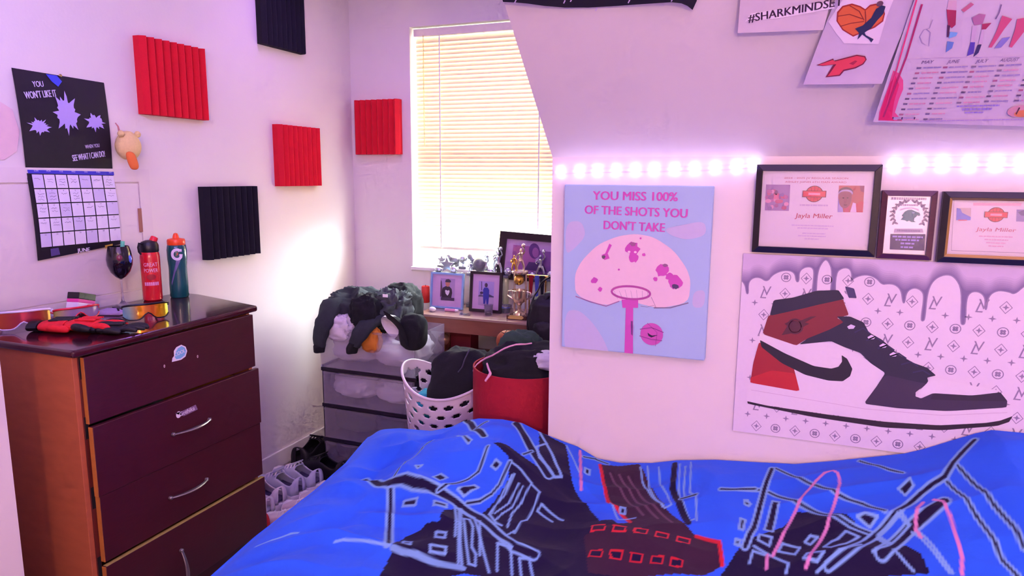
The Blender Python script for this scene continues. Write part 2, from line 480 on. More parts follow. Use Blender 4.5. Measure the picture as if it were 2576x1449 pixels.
foamL('black ridged foam tile just above the chest of drawers', m_fblk, 511, 470, 655, 636)
a = px(890, 253, 'Y', YW-0.03); b = px(1012, 388, 'Y', YW-0.03)
foam('red ridged foam tile beside the window', m_fred, (a.x, YW-0.0005, b.z), (1, 0, 0), (0, 0, 1), (0, -1, 0), b.x-a.x-0.015, a.z-b.z, 8)

# ------------------------------------------------------------------ wall calendar
cal = thing('wall_calendar', 'black and white June wall calendar with handwritten squares', 'calendar', (XL+0.004, 1.7, 1.18))
m_cblk = mat('calendar_black', '#17121f', 0.35, var=0.5, scale=9)
XC = XL+0.011
def cpage(name, TL, TR, BR, BL, m, xo0, xo1, t=0.0012):
    q = [px(*p, 'X', XC) for p in (TL, TR, BR, BL)]
    n = 8; G = []
    for j in range(n+1):
        v = j/n; row = []
        for i in range(n+1):
            u = i/n
            p = q[0].lerp(q[1], u).lerp(q[3].lerp(q[2], u), v)
            bow = 0.006*math.sin(math.pi*v)
            row.append(Vector((XL+xo0+(xo1-xo0)*v+bow, p.y, p.z)))
        G.append(row)
    mb = MB().grid(G); o = len(mb.v)
    G2 = [[p-Vector((t, 0, 0)) for p in r] for r in G]
    mb.grid([r[::-1] for r in G2])
    return mb.build(name, m, smooth=True, recalc=False)
up_ = cpage('upper_page', (33, 170), (265, 208), (286, 431), (68, 426), m_cblk, 0.004, 0.006)
lo_ = cpage('lower_page', (68, 426), (286, 431), (304, 614), (95, 656), m_cblk, 0.006, 0.012)
own(cal, up_, lo_)
def calwarp(art):
    def w(u, v, off):
        p = art.O+art.U*u+art.V*v
        zt, zm, zb_ = 1.785, 1.472, 1.19
        if p.z > zm: t = (zt-p.z)/(zt-zm); x = 0.004+0.002*t+0.006*math.sin(math.pi*min(max(t, 0), 1))
        else: t = (zm-p.z)/(zm-zb_); x = 0.006+0.006*t+0.006*math.sin(math.pi*min(max(t, 0), 1))
        return Vector((XL+x+0.001+off, p.y, p.z))
    return w
A = Art((XC, 1.7, 1.45), (0, 1, 0), (0, 0, 1), (1, 0, 0))
wh = '#d8d0ee'
# a plain pale ink splash stands where the printed artwork is
rnd = random.Random(4)
def splash(c, r, k, seed, ry=1.0):
    rr = random.Random(seed); n = 40; cu, cv = A.uv(c); P = []
    for i in range(n):
        a = 2*math.pi*i/n; q = r*(0.62+0.38*rr.random()) if i % k else r*1.25
        P.append((cu+q*math.cos(a), cv+q*ry*math.sin(a)))
    A.poly(P, '#b3a4e6', 1, pix=False)
splash((168, 285), 0.040, 5, 3, 1.5); splash((98, 318), 0.034, 6, 8, 0.7); splash((238, 308), 0.034, 6, 5, 0.8)
A.text('YOU', (97, 212), 0.026, wh, 3, bold=0.02, width=0.036, rot=R2(8))
A.text("WON'T LIKE IT", (103, 238), 0.032, wh, 3, bold=0.02, width=0.108, rot=R2(10))
A.text('WHEN YOU', (232, 368), 0.018, wh, 3, bold=0.01, width=0.055, rot=R2(8))
A.text('SEE WHAT I CAN DO!', (224, 393), 0.030, wh, 3, bold=0.02, width=0.125, rot=R2(9))
A.poly([(118, 186), (146, 190), (158, 205), (148, 218), (132, 205)], '#3a46d8', 1)
# day names, grid, squares
def cq(u, v):   # u 0..7, v 0..5 within the grid of days
    TL, TR, BR, BL = (79, 437), (287, 441), (304, 605), (101, 624)
    a = (TL[0]+(TR[0]-TL[0])*u/7, TL[1]+(TR[1]-TL[1])*u/7); b = (BL[0]+(BR[0]-BL[0])*u/7, BL[1]+(BR[1]-BL[1])*u/7)
    return (a[0]+(b[0]-a[0])*v/5, a[1]+(b[1]-a[1])*v/5)
A.poly([(70, 427), (287, 432), (288, 441), (72, 436)], '#3b36c0', 1)
for k, d in enumerate(('SUN', 'MON', 'TUE', 'WED', 'THU', 'FRI', 'SAT')):
    A.text(d, (92+31.2*k, 429.5+0.75*k), 0.0085, wh, 3, width=0.014)
day = 0
for r in range(5):
    for c in range(7):
        P = [cq(c+0.04, r+0.04), cq(c+0.96, r+0.04), cq(c+0.96, r+0.96), cq(c+0.04, r+0.96)]
        A.poly(P, '#e6e0f4' if (r*3+c*5) % 4 else '#d3cbec', 2)
        n = r*7+c-5
        if 0 < n <= 30: A.text(str(n), cq(c+0.5, r+0.14), 0.007, '#6a6288', 4)
        if r < 4:
            for q in range(rnd.randint(0, 3)):
                y_ = r+0.35+0.2*q; x0_ = c+0.15+rnd.random()*0.15; pts = []
                for i in range(7): pts.append(cq(x0_+0.085*i*rnd.uniform(0.9, 1.1), y_+rnd.uniform(-0.06, 0.06)))
                A.line(pts, 0.0011, rnd.choice(('#5c5580', '#8e86ae', '#7b74a0')), 4)
A.text('JUNE', (209, 629), 0.019, '#efe9fa', 3, bold=0.03, width=0.047, rot=R2(0))
A.poly([(262, 617), (282, 613), (281, 621), (263, 625)], '#b99a3c', 2)
A.poly([(125, 626), (145, 623), (150, 640), (127, 645)], '#5a4a86', 2)
pr = A.build('print', cal, calwarp(A))
pin = MB().ball(px(152, 190, 'X', XL+0.009), (0.003, 0.006, 0.005)).build('push_pin', mat('brass_pin', '#b09a60', 0.3, 0.8), smooth=True); own(cal, pin)

# flat pale pink shape at the left edge
q = [(-70, 300), (-55, 262), (-10, 250), (30, 275), (48, 330), (42, 380), (10, 402), (-40, 400), (-68, 350)]
o = MB().prism([px(x, y, 'X', XL+0.001) for x, y in q], (0, 0, 0), (0.002, 0, 0)).build('pale_pink_shape', mat('pale_pink_matte', '#e6c8cb', 0.7))
tag(o, 'pale pink rounded shape on the wall left of the calendar', 'paper')

# ------------------------------------------------------------------ plush duck hanging beside the calendar
dk = thing('plush_duck', 'small yellow plush duck with orange beak beside the calendar', 'plush toy', (XL+0.05, 1.93, 1.50))
m_dk = mat('yellow_plush', '#e9d08c', 0.95, var=0.1, scale=120, bump=0.5, bscale=300)
m_bk = mat('orange_felt', '#ec7c3a', 0.9)
c = px(322, 362, 'X', XL+0.045)
mb = MB(); n = 16; rings = []
for j in range(11):
    t = j/10; z = -0.058+0.105*t; r = 0.050*math.sin(math.pi*(0.06+0.9*t))**0.6*(1.0-0.10*t)
    rings.append([c+Vector((r*0.85*math.cos(2*math.pi*k/n), r*math.sin(2*math.pi*k/n), z)) for k in range(n)])
mb.loft(rings); d1 = mb.build('body', m_dk, smooth=True, subsurf=1)
b0 = px(332, 404, 'X', XL+0.09)
mb = MB()
mb.loft([[b0+Vector((dx*s_, dy*s_, zz)) for dx, dy in ((0.014, -0.022+zz*-0.35), (0.014, 0.022+zz*-0.35), (-0.010, 0.022+zz*-0.35), (-0.010, -0.022+zz*-0.35))] for zz, s_ in ((0.034, 0.75), (0.010, 1.0), (-0.020, 0.95), (-0.034, 0.6))])
d2 = mb.build('beak', m_bk, smooth=True, subsurf=2)
tf = MB().tube([px(300, 330, 'X', XL+0.04), px(297, 318, 'X', XL+0.04), px(290, 309, 'X', XL+0.035)], [0.004, 0.003, 0.002], 6).build('hanging_loop', mat('pinkish_cord', '#c98a86', 0.8), smooth=True)
wg = [MB().ball(px(x, y, 'X', XL+0.06), (0.010, 0.012, 0.012)).build('ear', m_dk, smooth=True) for x, y in ((304, 336), (346, 338))]
own(dk, d1, d2, tf, *wg)
# ================================================================== things on the knee wall
NY = (0, -1, 0)
m_black = mat('black_gloss_frame', '#16101c', 0.28, var=0.2, scale=30)
m_paper = mat('white_paper', '#e2d8e4', 0.7, var=0.02)

# ------------------------------------------------------------------ light strips
m_tape = mat('clear_strip_tape', '#e9def2', 0.4)
m_led = mat('lit_led', '#ffffff', 0.3, emit=(0.86, 0.80, 1.0), estr=9.0)
def led_strip(label, pts, ends):
    P = [px(x, y, 'Y', YL-0.006) for x, y in pts]
    t = thing('led_strip', label, 'light strip', P[0], 0, 'violet light strips on the knee wall')
    E = [px(x, y, 'Y', YL-0.002) for x, y in ends]
    path = [E[0]]+[Vector((p.x, YL-0.002, p.z)) for p in P]+[E[1]]
    rings = [[p+Vector((0, dy, dz)) for dy, dz in ((0.0015, -0.005), (-0.0015, -0.005), (-0.0015, 0.005), (0.0015, 0.005))] for p in path]
    parts = [MB().loft(rings).build('strip_tape', m_tape)]
    for p in P:
        parts.append(MB().ball(p+Vector((0, -0.004, 0)), (0.0075, 0.005, 0.0115), 12, 6).build('led_bulb', m_led, smooth=True))
        point('led_light', p+Vector((0, -0.030, 0.0)), LED_POWER, VIOLET, 0.012)
    own(t, *parts)
led_strip('violet light strip above the basketball hoop canvas', [(1410, 433), (1457, 430), (1502, 429), (1549, 428), (1597, 427), (1645, 426), (1696, 425), (1747, 424), (1799, 422), (1852, 420), (1897, 416)], [(1394, 434), (1903, 416)])
led_strip('violet light strip above the two right hand framed awards', [(2250, 417), (2311, 415), (2372, 414), (2439, 414), (2507, 414), (2573, 414), (2640, 414), (2705, 414)], [(2218, 417), (2730, 414)])

# ------------------------------------------------------------------ canvas with hoop
YC = YL-0.032
tl = px(1420, 464, 'Y', YC); br = px(1772, 908, 'Y', YC)
cv = thing('canvas_print', 'pale blue basketball hoop canvas with pink slogan lettering', 'canvas', ((tl.x+br.x)/2, YL, br.z))
m_cv = mat('canvas_sky', '#a9c6e4', 0.8, var=0.05, scale=5, bump=0.2, bscale=900)
o = MB().box((tl.x, YC, br.z), (br.x, YL-0.001, tl.z)).build('stretched_canvas', m_cv, bevel=0.003); own(cv, o)
A = Art((tl.x, YC, tl.z), (1, 0, 0), (0, 0, 1), NY, lambda u, v: (1380+u/2.415, 360+v/2.415)).clip(0.001, br.z-tl.z+0.001, br.x-tl.x-0.001, -0.001)
pk, mg, dkp = '#e3c0da', '#c94fb4', '#5b3f6d'
for P in ([(100, 1020), (180, 1010), (260, 1080), (330, 1180), (380, 1300), (200, 1290), (92, 1275)],
          [(700, 520), (800, 500), (950, 470), (960, 560), (840, 590), (740, 560)], [(105, 480), (200, 470), (230, 560), (160, 640), (102, 680)],
          [(880, 900), (955, 890), (945, 1000), (870, 1000)]): A.poly(rounded(P, 0.22, 3), '#bfbfde', 1)
A.text('YOU MISS 100%', (523, 325), 0.034, mg, 3, bold=0.03, width=0.232)
A.text('OF THE SHOTS YOU', (525, 418), 0.034, mg, 3, bold=0.03, width=0.282, rot=R2(-0.8))
A.text("DON'T TAKE", (517, 508), 0.034, mg, 3, bold=0.03, width=0.168, rot=R2(-0.8))
A.poly(rounded([(165, 930), (158, 800), (200, 715), (300, 615), (420, 565), (530, 550), (640, 570), (760, 650), (840, 760), (865, 840), (850, 970), (680, 1003), (610, 990), (500, 960), (430, 955), (350, 990)], 0.2), '#e8ccd8', 2)
A.line([(165, 930), (250, 962), (350, 990), (430, 960)], 0.003, '#9a6fa0', 3)
A.line([(640, 1000), (740, 1000), (850, 970)], 0.003, '#7d7290', 3)
_bl = [3.0]
def blot(c, r, seed, col=mg, ry=1.0):
    _bl[0] += 0.12; rr = random.Random(seed); cu, cv_ = A.uv(c); n = 14
    A.poly([(cu+r*rr.uniform(0.7, 1.15)*math.cos(2*math.pi*i/n), cv_+ry*r*rr.uniform(0.7, 1.15)*math.sin(2*math.pi*i/n)) for i in range(n)], col, _bl[0], pix=False)
A.poly([(370, 610), (385, 620), (360, 670), (372, 700), (340, 710), (322, 680), (345, 670)], mg, 3)
blot((335, 692), 0.006, 1, '#6a5a63'); blot((510, 640), 0.020, 2); blot((515, 695), 0.016, 12); blot((512, 612), 0.010, 13, '#9a5a8c', 0.6)
blot((580, 678), 0.005, 3); blot((560, 578), 0.003, 4); blot((690, 775), 0.019, 5); blot((770, 845), 0.020, 6); blot((735, 810), 0.012, 7)
blot((770, 870), 0.012, 8, '#4d3a66', 0.6); blot((710, 742), 0.008, 9, '#8c5a86', 0.6); blot((650, 825), 0.006, 10); blot((280, 835), 0.010, 11); blot((315, 888), 0.007, 14); blot((428, 768), 0.003, 15)
for x, y in ((490, 660), (528, 662)): A.ell((x, y), 0.004, 0.003, '#f0d0dc', 5.5)
A.poly([(445, 950), (545, 950), (545, 1000), (515, 1000), (512, 1322), (460, 1322), (470, 1000), (450, 1000)], mg, 4)
A.poly([(500, 1080), (512, 1080), (512, 1170), (502, 1160)], '#7a3f86', 5)
A.ell((500, 908), 0.054, 0.018, '#ead0dc', 4); A.ring((500, 908), 0.054, 0.018, 0.006, '#b04f9c', 5)
for k in range(7): A.line([(395+35*k, 890+6*(k % 2)), (420+30*k, 945)], 0.0008, '#a88fae', 5)
A.line([(625, 935), (655, 1000), (640, 985), (600, 995), (560, 990)], 0.001, '#7d6a8c', 5)
A.ell((627, 1160), 0.0315, 0.0315, '#c455b0', 4)
A.line([(555, 1130), (627, 1120), (700, 1150)], 0.002, '#8b3a8c', 5); A.line([(553, 1170), (620, 1190), (690, 1200)], 0.002, '#8b3a8c', 5); A.line([(600, 1092), (660, 1150), (650, 1232)], 0.0012, '#8b3a8c', 5)
A.poly([(602, 1150), (608, 1170), (625, 1180), (665, 1165), (630, 1168), (615, 1160)], '#2c1a3c', 6)
A.build('print', cv)

# ------------------------------------------------------------------ framed awards
def frame(name, label, cat, TL, TR, BR, BL, w, depth, mfr, group=None, lip=None, paper=m_paper):
    """TL.. outer corners in the photo; returns root, Art on the paper"""
    yf_ = YL-depth
    a, b_, c_, d_ = (px(*p, 'Y', yf_) for p in (TL, TR, BR, BL))
    x0, x1 = (a.x+d_.x)/2, (b_.x+c_.x)/2; z1, z0 = (a.z+b_.z)/2, (c_.z+d_.z)/2
    t = thing(name, label, cat, ((x0+x1)/2, YL, z0), 0, group)
    def mitre(i, o_, ya, yb):
        X = lambda k: (x0+k, x1-k); 
        out = [(x0+o_, z0+o_), (x1-o_, z0+o_), (x1-o_, z1-o_), (x0+o_, z1-o_)]; inn = [(x0+i, z0+i), (x1-i, z0+i), (x1-i, z1-i), (x0+i, z1-i)]
        mb_ = MB()
        for k in range(4):
            j = (k+1) % 4
            o1, o2, i1, i2 = out[k], out[j], inn[k], inn[j]
            mid = lambda p, q_: ((p[0]+q_[0])/2, (p[1]+q_[1])/2)
            v = [(o1[0], YL-0.001, o1[1]), (o2[0], YL-0.001, o2[1]), (i2[0], YL-0.001, i2[1]), (i1[0], YL-0.001, i1[1]),
                 (o1[0], ya, o1[1]), (o2[0], ya, o2[1]), (i2[0], yb, i2[1]), (i1[0], yb, i1[1])]
            mb_.add(v, [(0, 1, 2, 3), (4, 7, 6, 5), (0, 4, 5, 1), (3, 2, 6, 7), (0, 3, 7, 4), (1, 5, 6, 2)])
        return mb_
    parts = [mitre(w, 0, yf_+0.004, yf_).build('frame', mfr, bevel=0.0008)]
    if lip: parts.append(mitre(w+0.006, w-0.001, yf_+0.003, yf_+0.006).build('inner_lip', lip))
    parts.append(MB().box((x0+w-0.002, YL-0.010, z0+w-0.002), (x1-w+0.002, YL-0.008, z1-w+0.002)).build('sheet', paper))
    parts.append(MB().box((x0+w-0.002, YL-0.0135, z0+w-0.002), (x1-w+0.002, YL-0.0125, z1-w+0.002)).build('glass_pane', pane_mat('picture_glass', (0.99, 0.99, 0.99), 0.05, 0.05)))
    own(t, *parts)
    return t, Art(((x0+x1)/2, YL-0.010, (z0+z1)/2), (1, 0, 0), (0, 0, 1), NY), (x0, x1, z0, z1)
rd = random.Random(11)
def badge(A, c, s_, q=None):
    """red basketball badge with a banner across it"""
    cu, cv_ = c
    A.ell((cu, cv_), 0.024*s_, 0.024*s_, '#4a1830', 1, pix=False); A.ell((cu, cv_), 0.0222*s_, 0.0222*s_, '#d3304c', 2, pix=False)
    A.line([(cu, cv_-0.022*s_), (cu, cv_+0.022*s_)], 0.001*s_, '#7a1830', 3, pix=False)
    for sg in (-1, 1): A.line([(cu+sg*0.010*s_, cv_-0.019*s_), (cu+sg*0.006*s_, cv_), (cu+sg*0.010*s_, cv_+0.019*s_)], 0.001*s_, '#7a1830', 3, pix=False)
    A.rect(cu-0.032*s_, cv_-0.0095*s_, cu+0.032*s_, cv_+0.0095*s_, '#5a1a34', 4); A.rect(cu-0.0305*s_, cv_-0.008*s_, cu+0.0305*s_, cv_+0.008*s_, '#dc3850', 5)
    A.rect(cu-0.016*s_, cv_-0.0035*s_, cu+0.016*s_, cv_+0.0035*s_, '#f0a0b4', 6)
t, A, ext = frame('framed_certificate', 'large black framed certificate with two photos, above the sneaker poster', 'certificate', (1905, 413), (2215, 415), (2207, 650), (1890, 632), 0.016, 0.022, m_black, 'framed awards')
Q = lambda u, v: (1880+u/5.574, 400+v/5.574)
A.q = Q
A.text('2024 - 2025 JV REGULAR SEASON', (960, 270), 0.0062, '#c2687f', 1, width=0.148)
A.text('ASHLEY JONES 6TH MAN AWARD', (955, 325), 0.0062, '#c2687f', 1, width=0.142)
A.poly([(262, 357), (602, 362), (582, 728), (245, 720)], '#a07ab0', 1)
for k in range(26):
    A.ell((290+rd.random()*260, 430+rd.random()*260), 0.004+0.004*rd.random(), 0.005, rd.choice(('#c05880', '#b868a0', '#8c6aa8', '#d890b8', '#a05a90')), 2+k*0.1)
A.ell((405, 470), 0.004, 0.006, '#7a4a78', 5); A.poly([(380, 490), (430, 490), (445, 560), (365, 560)], '#d86a94', 5)
A.poly([(1285, 372), (1642, 375), (1618, 748), (1265, 745)], '#b5555c', 1)
A.poly([(1575, 375), (1642, 375), (1635, 470), (1590, 450)], '#8a3a62', 2)
A.poly([(1265, 745), (1275, 560), (1330, 640), (1345, 745)], '#9c8ccc', 2); A.poly([(1330, 640), (1370, 745), (1420, 745), (1440, 640)], '#c24a70', 2)
A.ell((1372, 560), 0.0145, 0.023, '#8c4a62', 3); A.ell((1380, 465), 0.0165, 0.0125, '#54304e', 3); A.ell((1380, 478), 0.0160, 0.0090, '#b9a4cc', 4); A.ell((1374, 500), 0.0148, 0.0085, '#8c4a62', 5)
for x in (1345, 1405): A.ell((x, 545), 0.002, 0.0013, '#3a2030', 6)
A.poly([(1366, 560), (1378, 560), (1384, 590), (1360, 590)], '#a05a70', 6); A.line([(1350, 640), (1375, 648), (1400, 640)], 0.0018, '#5a2440', 6)
A.poly([(1440, 745), (1480, 610), (1520, 620), (1530, 745)], '#e0c4e4', 3); A.poly([(1530, 745), (1520, 640), (1580, 590), (1630, 600), (1618, 748)], '#c23c58', 3)
badge(A, A.uv((938, 490)), 0.86)
greek(A, A.uv((735, 648))[0], A.uv((1130, 648))[0], A.uv((935, 648))[1], 0.0038, '#c6b0d4', 1, rd)
A.text('Jayla Miller', (930, 800), 0.0165, '#b02c4c', 2, bold=0.006, shear=0.12, width=0.088)
for x0_, x1_, y_ in ((620, 1210, 935), (700, 1130, 972), (770, 1090, 1045), (710, 1100, 1082), (800, 1000, 1122)):
    greek(A, A.uv((x0_, y_))[0], A.uv((x1_, y_))[0], A.uv((930, y_))[1], 0.0030, '#cdb8dc', 1, rd)
A.build('certificate_print', t)

m_wood = mat('cherry_wood_plaque', '#4a1e33', 0.3, var=0.25, scale=25, stretch=(1, 1, 8), coat=0.3)
t, A, e2 = frame('award_plaque', 'small dark wood award plaque with green eagle emblem between two certificates', 'plaque', (2216, 479), (2356, 480), (2349, 656), (2209, 650), 0.013, 0.020, m_wood, 'framed awards', paper=mat('silver_plate', '#d9d2e2', 0.35, 0.3))
A.q = lambda u, v: (2200+u/6.9, 460+v/6.9)
greek(A, A.uv((290, 275))[0], A.uv((900, 275))[0], A.uv((600, 275))[1], 0.0058, '#a89cbc', 1, rd, 0.2, 0.5, 0.9)
greek(A, A.uv((450, 385))[0], A.uv((760, 385))[0], A.uv((600, 385))[1], 0.0045, '#a89cbc', 1, rd, 0.25, 0.5, 0.9)
for sg in (-1, 1):
    for k in range(8):
        a = R2(215-12*k*1.35) if sg < 0 else R2(-35+12*k*1.35)
        cu, cv_ = A.uv((602, 560)); x = cu+0.034*math.cos(a); y = cv_+0.034*math.sin(a)
        A.ell((x, y), 0.0065, 0.0026, '#857a98', 2, pix=False, rot=a+R2(60*sg), n=12); A.ell((x+0.004*sg, y), 0.0055, 0.0022, '#6f6684', 3, pix=False, rot=a-R2(30*sg), n=12)
A.poly([(450, 640), (500, 590), (470, 570), (520, 500), (580, 470), (640, 465), (720, 500), (780, 520), (795, 560), (770, 575), (740, 560), (720, 590), (690, 610), (680, 660), (720, 680), (640, 680), (600, 655), (560, 670), (530, 650)], '#3f7480', 3)
A.poly([(640, 500), (700, 505), (690, 530), (660, 535)], '#6f94b4', 4); A.line([(450, 470), (520, 445), (640, 430), (770, 470)], 0.004, '#cfc8dc', 2)
A.poly([(350, 795), (830, 795), (850, 865), (330, 865)], '#b0a4c4', 1)
greek(A, A.uv((390, 830))[0], A.uv((790, 830))[0], A.uv((600, 830))[1], 0.0042, '#877a9c', 2, rd, 0.3, 0.5, 0.9)
A.poly([(275, 885), (885, 890), (865, 1178), (262, 1155)], mat('blue_black_nameplate', '#241a58', 0.15, 0.6), 1)
for y_, x0_, x1_ in ((935, 310, 840), (990, 360, 770), (1050, 450, 690), (1115, 450, 670)):
    greek(A, A.uv((x0_, y_))[0], A.uv((x1_, y_))[0], A.uv((500, y_))[1], 0.0042, '#9a8cd6', 2, rd, 0.4, 1.0, 3.0)
A.build('plaque_plate_print', t)

m_gold = mat('aged_gold_lip', '#a98a50', 0.35, 0.7)
t, A, e3 = frame('framed_certificate', 'black and gold framed certificate cut off by the right edge', 'certificate', (2368, 480), (2668, 487), (2662, 674), (2364, 659), 0.014, 0.024, m_black, 'framed awards', lip=m_gold)
A.q = lambda u, v: (2240+u/4.997, 380+v/4.997)
x0_, x1_, z0_, z1_ = e3
A.line([A.uv(p) for p in ((800, 610), (1990, 625), (1970, 1290), (765, 1250))], 0.0012, '#8d7f9a', 1, pix=False, closed=True)
A.poly([(1040, 650), (1650, 655), (1640, 690), (1040, 685)], '#e6b0c8', 1)
A.poly([(832, 715), (1015, 715), (1005, 870), (825, 868)], '#c8b4b8', 1); A.poly([(832, 715), (880, 725), (900, 775), (1010, 830), (1005, 870), (825, 868)], '#6f78d0', 2); A.line([(850, 868), (960, 868)], 0.002, '#c83058', 3)
badge(A, A.uv((1325, 800)), 0.72)
A.text('Jayla Miller', (1325, 990), 0.0125, '#c06078', 2, shear=0.12, width=0.080)
A.poly([(1585, 735), (1760, 738), (1755, 890), (1580, 885)], '#8c84b8', 1); A.poly([(1600, 770), (1680, 740), (1750, 780), (1740, 820), (1640, 810)], '#5a5488', 2)
for xa, xb, y_ in ((1110, 1540, 1075), (1180, 1480, 1115), (1200, 1450, 1155), (1230, 1420, 1195)):
    greek(A, A.uv((xa, y_))[0], A.uv((xb, y_))[0], A.uv((1325, y_))[1], 0.0028, '#d8aac8', 1, rd)
A.build('certificate_print', t)

# ------------------------------------------------------------------ sneaker poster
YP = YL-0.006
P0 = px(1870, 637, 'Y', YP); P1 = px(1843, 1083, 'Y', YP)
PX0 = (P0.x+P1.x)/2; PZ1 = P0.z; PZ0 = P1.z; PX1 = PX0+0.914
ps = thing('sneaker_poster', 'wide poster of a red, white and black high top sneaker on monogram pattern', 'poster', ((PX0+PX1)/2, YL, PZ0))
m_ps = mat('poster_white', '#e0d5e2', 0.5, var=0.02)
o = MB().box((PX0, YP, PZ0), (PX1, YL-0.0005, PZ1)).build('poster_board', m_ps, bevel=0.001); own(ps, o)
A = Art((PX0, YP, PZ1), (1, 0, 0), (0, 0, 1), NY, lambda u, v: (1820+u/2.734, 620+v/2.734)).clip(0.0005, PZ0-PZ1+0.0005, PX1-PX0-0.0005, -0.0005)
def smoothc(P, it=2):
    for _ in range(it):
        q = [P[0]]
        for a, b_ in zip(P[:-1], P[1:]): q += [(a[0]*0.75+b_[0]*0.25, a[1]*0.75+b_[1]*0.25), (a[0]*0.25+b_[0]*0.75, a[1]*0.25+b_[1]*0.75)]
        P = q+[P[-1]]
    return P
drip = [(126, 235), (150, 265), (158, 325), (172, 325), (170, 250), (200, 215), (250, 210), (300, 245), (340, 190), (420, 160), (490, 175), (500, 245), (520, 240), (520, 170), (560, 140), (610, 140), (625, 180), (603, 355), (618, 375), (637, 355), (645, 170), (690, 90), (720, 95), (750, 170), (730, 365), (745, 383), (768, 365), (772, 180), (820, 145), (870, 150), (885, 200), (872, 250), (900, 212), (980, 190), (1050, 215), (1090, 262), (1130, 255), (1180, 260), (1222, 300), (1232, 385), (1245, 390), (1258, 310), (1310, 280), (1360, 300), (1380, 340), (1356, 500), (1368, 515), (1385, 500), (1400, 320), (1440, 230), (1520, 190), (1590, 205), (1640, 300), (1628, 525), (1645, 540), (1664, 525), (1668, 360), (1700, 310), (1760, 310), (1800, 350), (1796, 430), (1808, 436), (1820, 340), (1880, 300), (1960, 310), (2000, 330), (2067, 270), (2140, 240), (2210, 270), (2240, 380), (2262, 380), (2270, 290), (2340, 250), (2420, 260), (2460, 330), (2520, 300), (2600, 290), (2680, 320)]
dv = [A.uv(p) for p in smoothc(drip)]
dv = [(min(max(u, 0.0), PX1-PX0), v) for u, v in dv]
d0 = [A.uv(p) for p in smoothc([(110, 240), (170, 250), (200, 215), (250, 210), (300, 245), (340, 190), (420, 160), (490, 175), (520, 190), (560, 140), (610, 140), (640, 160), (690, 90), (720, 95), (760, 165), (820, 145), (870, 150), (895, 205), (980, 190), (1050, 215), (1090, 262), (1180, 260), (1240, 310), (1310, 280), (1370, 310), (1400, 300), (1440, 230), (1520, 190), (1590, 205), (1650, 310), (1700, 310), (1760, 310), (1810, 345), (1880, 300), (1960, 310), (2000, 330), (2067, 270), (2140, 240), (2210, 270), (2255, 320), (2340, 250), (2420, 260), (2460, 330), (2520, 300), (2680, 320)])]
A.poly([(0, 0)]+[(0, dv[0][1])]+dv+[(PX1-PX0, dv[-1][1]), (PX1-PX0, 0)], '#c8b8d4', 1, pix=False)
def cfill(k, n_, a, b_): return tuple(a[i]+(b_[i]-a[i])*k/(n_-1) for i in range(3))
for k in range(8):
    up_k = 0.034*(1-k/8)**1.3; sh = cfill(k, 8, (0xc0, 0xb0, 0xcd), (0x78, 0x68, 0x94))
    A.poly([(u, min(v+up_k, -0.0006)) for u, v in d0]+[(d0[-1][0], -0.2), (d0[0][0], -0.2)], '#%02x%02x%02x' % tuple(int(q) for q in sh), 1.2+0.4*k, pix=False)
H_ = PZ1-PZ0; WW = PX1-PX0
A.poly(dv+[(WW, -H_), (0, -H_), (0, dv[0][1])], '#e0d5e2', 5, pix=False)
A.line(dv, 0.0026, '#8f82a4', 6, pix=False)
# repeating monogram pattern
dvx = np.array([p[0] for p in dv])
def below(u, v, m=0.012):
    k = int(np.argmin(abs(dvx-u))); lo = min(p[1] for p in dv[max(0, k-3):k+4]); return v < lo-m
g1 = '#8f819e'
def star4(c, r, col, ly, inner=0.32):
    A.poly([(c[0]+(r if k % 2 == 0 else r*inner)*math.cos(math.pi/4*k+math.pi/2), c[1]+(r if k % 2 == 0 else r*inner)*math.sin(math.pi/4*k+math.pi/2)) for k in range(8)], col, ly, pix=False)
def flower(c, r, col, ly):
    for k in range(4): A.ell((c[0]+r*0.5*math.cos(math.pi/2*k+math.pi/4), c[1]+r*0.5*math.sin(math.pi/2*k+math.pi/4)), r*0.42, r*0.42, col, ly, pix=False, n=8)
v = -0.058; ph = 0; row = 0
stepu = 0.0487
while v > -H_+0.012:
    kind = row % 3
    for k in range(-1, 21):
        u = k*stepu+0.012+(0.0244 if kind == 2 else 0)
        vv = v-0.0018*k*0.0
        if not (0.012 < u < WW-0.012) or not below(u, vv, 0.004): continue
        if kind == 2: star4((u, vv), 0.0088, g1, 6)
        elif kind == 0:
            if k % 2 == 0: A.ring((u, vv), 0.0112, 0.0112, 0.0022, g1, 6, pix=False, n=18); flower((u, vv), 0.008, g1, 6)
            else: A.line([(u, vv+0.0145), (u+0.0125, vv), (u, vv-0.0145), (u-0.0125, vv)], 0.0022, g1, 6, pix=False, closed=True); star4((u, vv), 0.0075, g1, 6, 0.4)
        else:
            if k % 2 == 1:
                A.text('L', (u-0.006, vv-0.005), 0.036, g1, 6, pix=False, shear=0.3); A.text('V', (u+0.004, vv+0.003), 0.036, g1, 7, pix=False)
            else: A.line([(u, vv+0.0145), (u+0.0125, vv), (u, vv-0.0145), (u-0.0125, vv)], 0.0022, g1, 6, pix=False, closed=True); star4((u, vv), 0.0075, g1, 6, 0.4)
    v -= (0.043, 0.029, 0.031)[kind]; row += 1
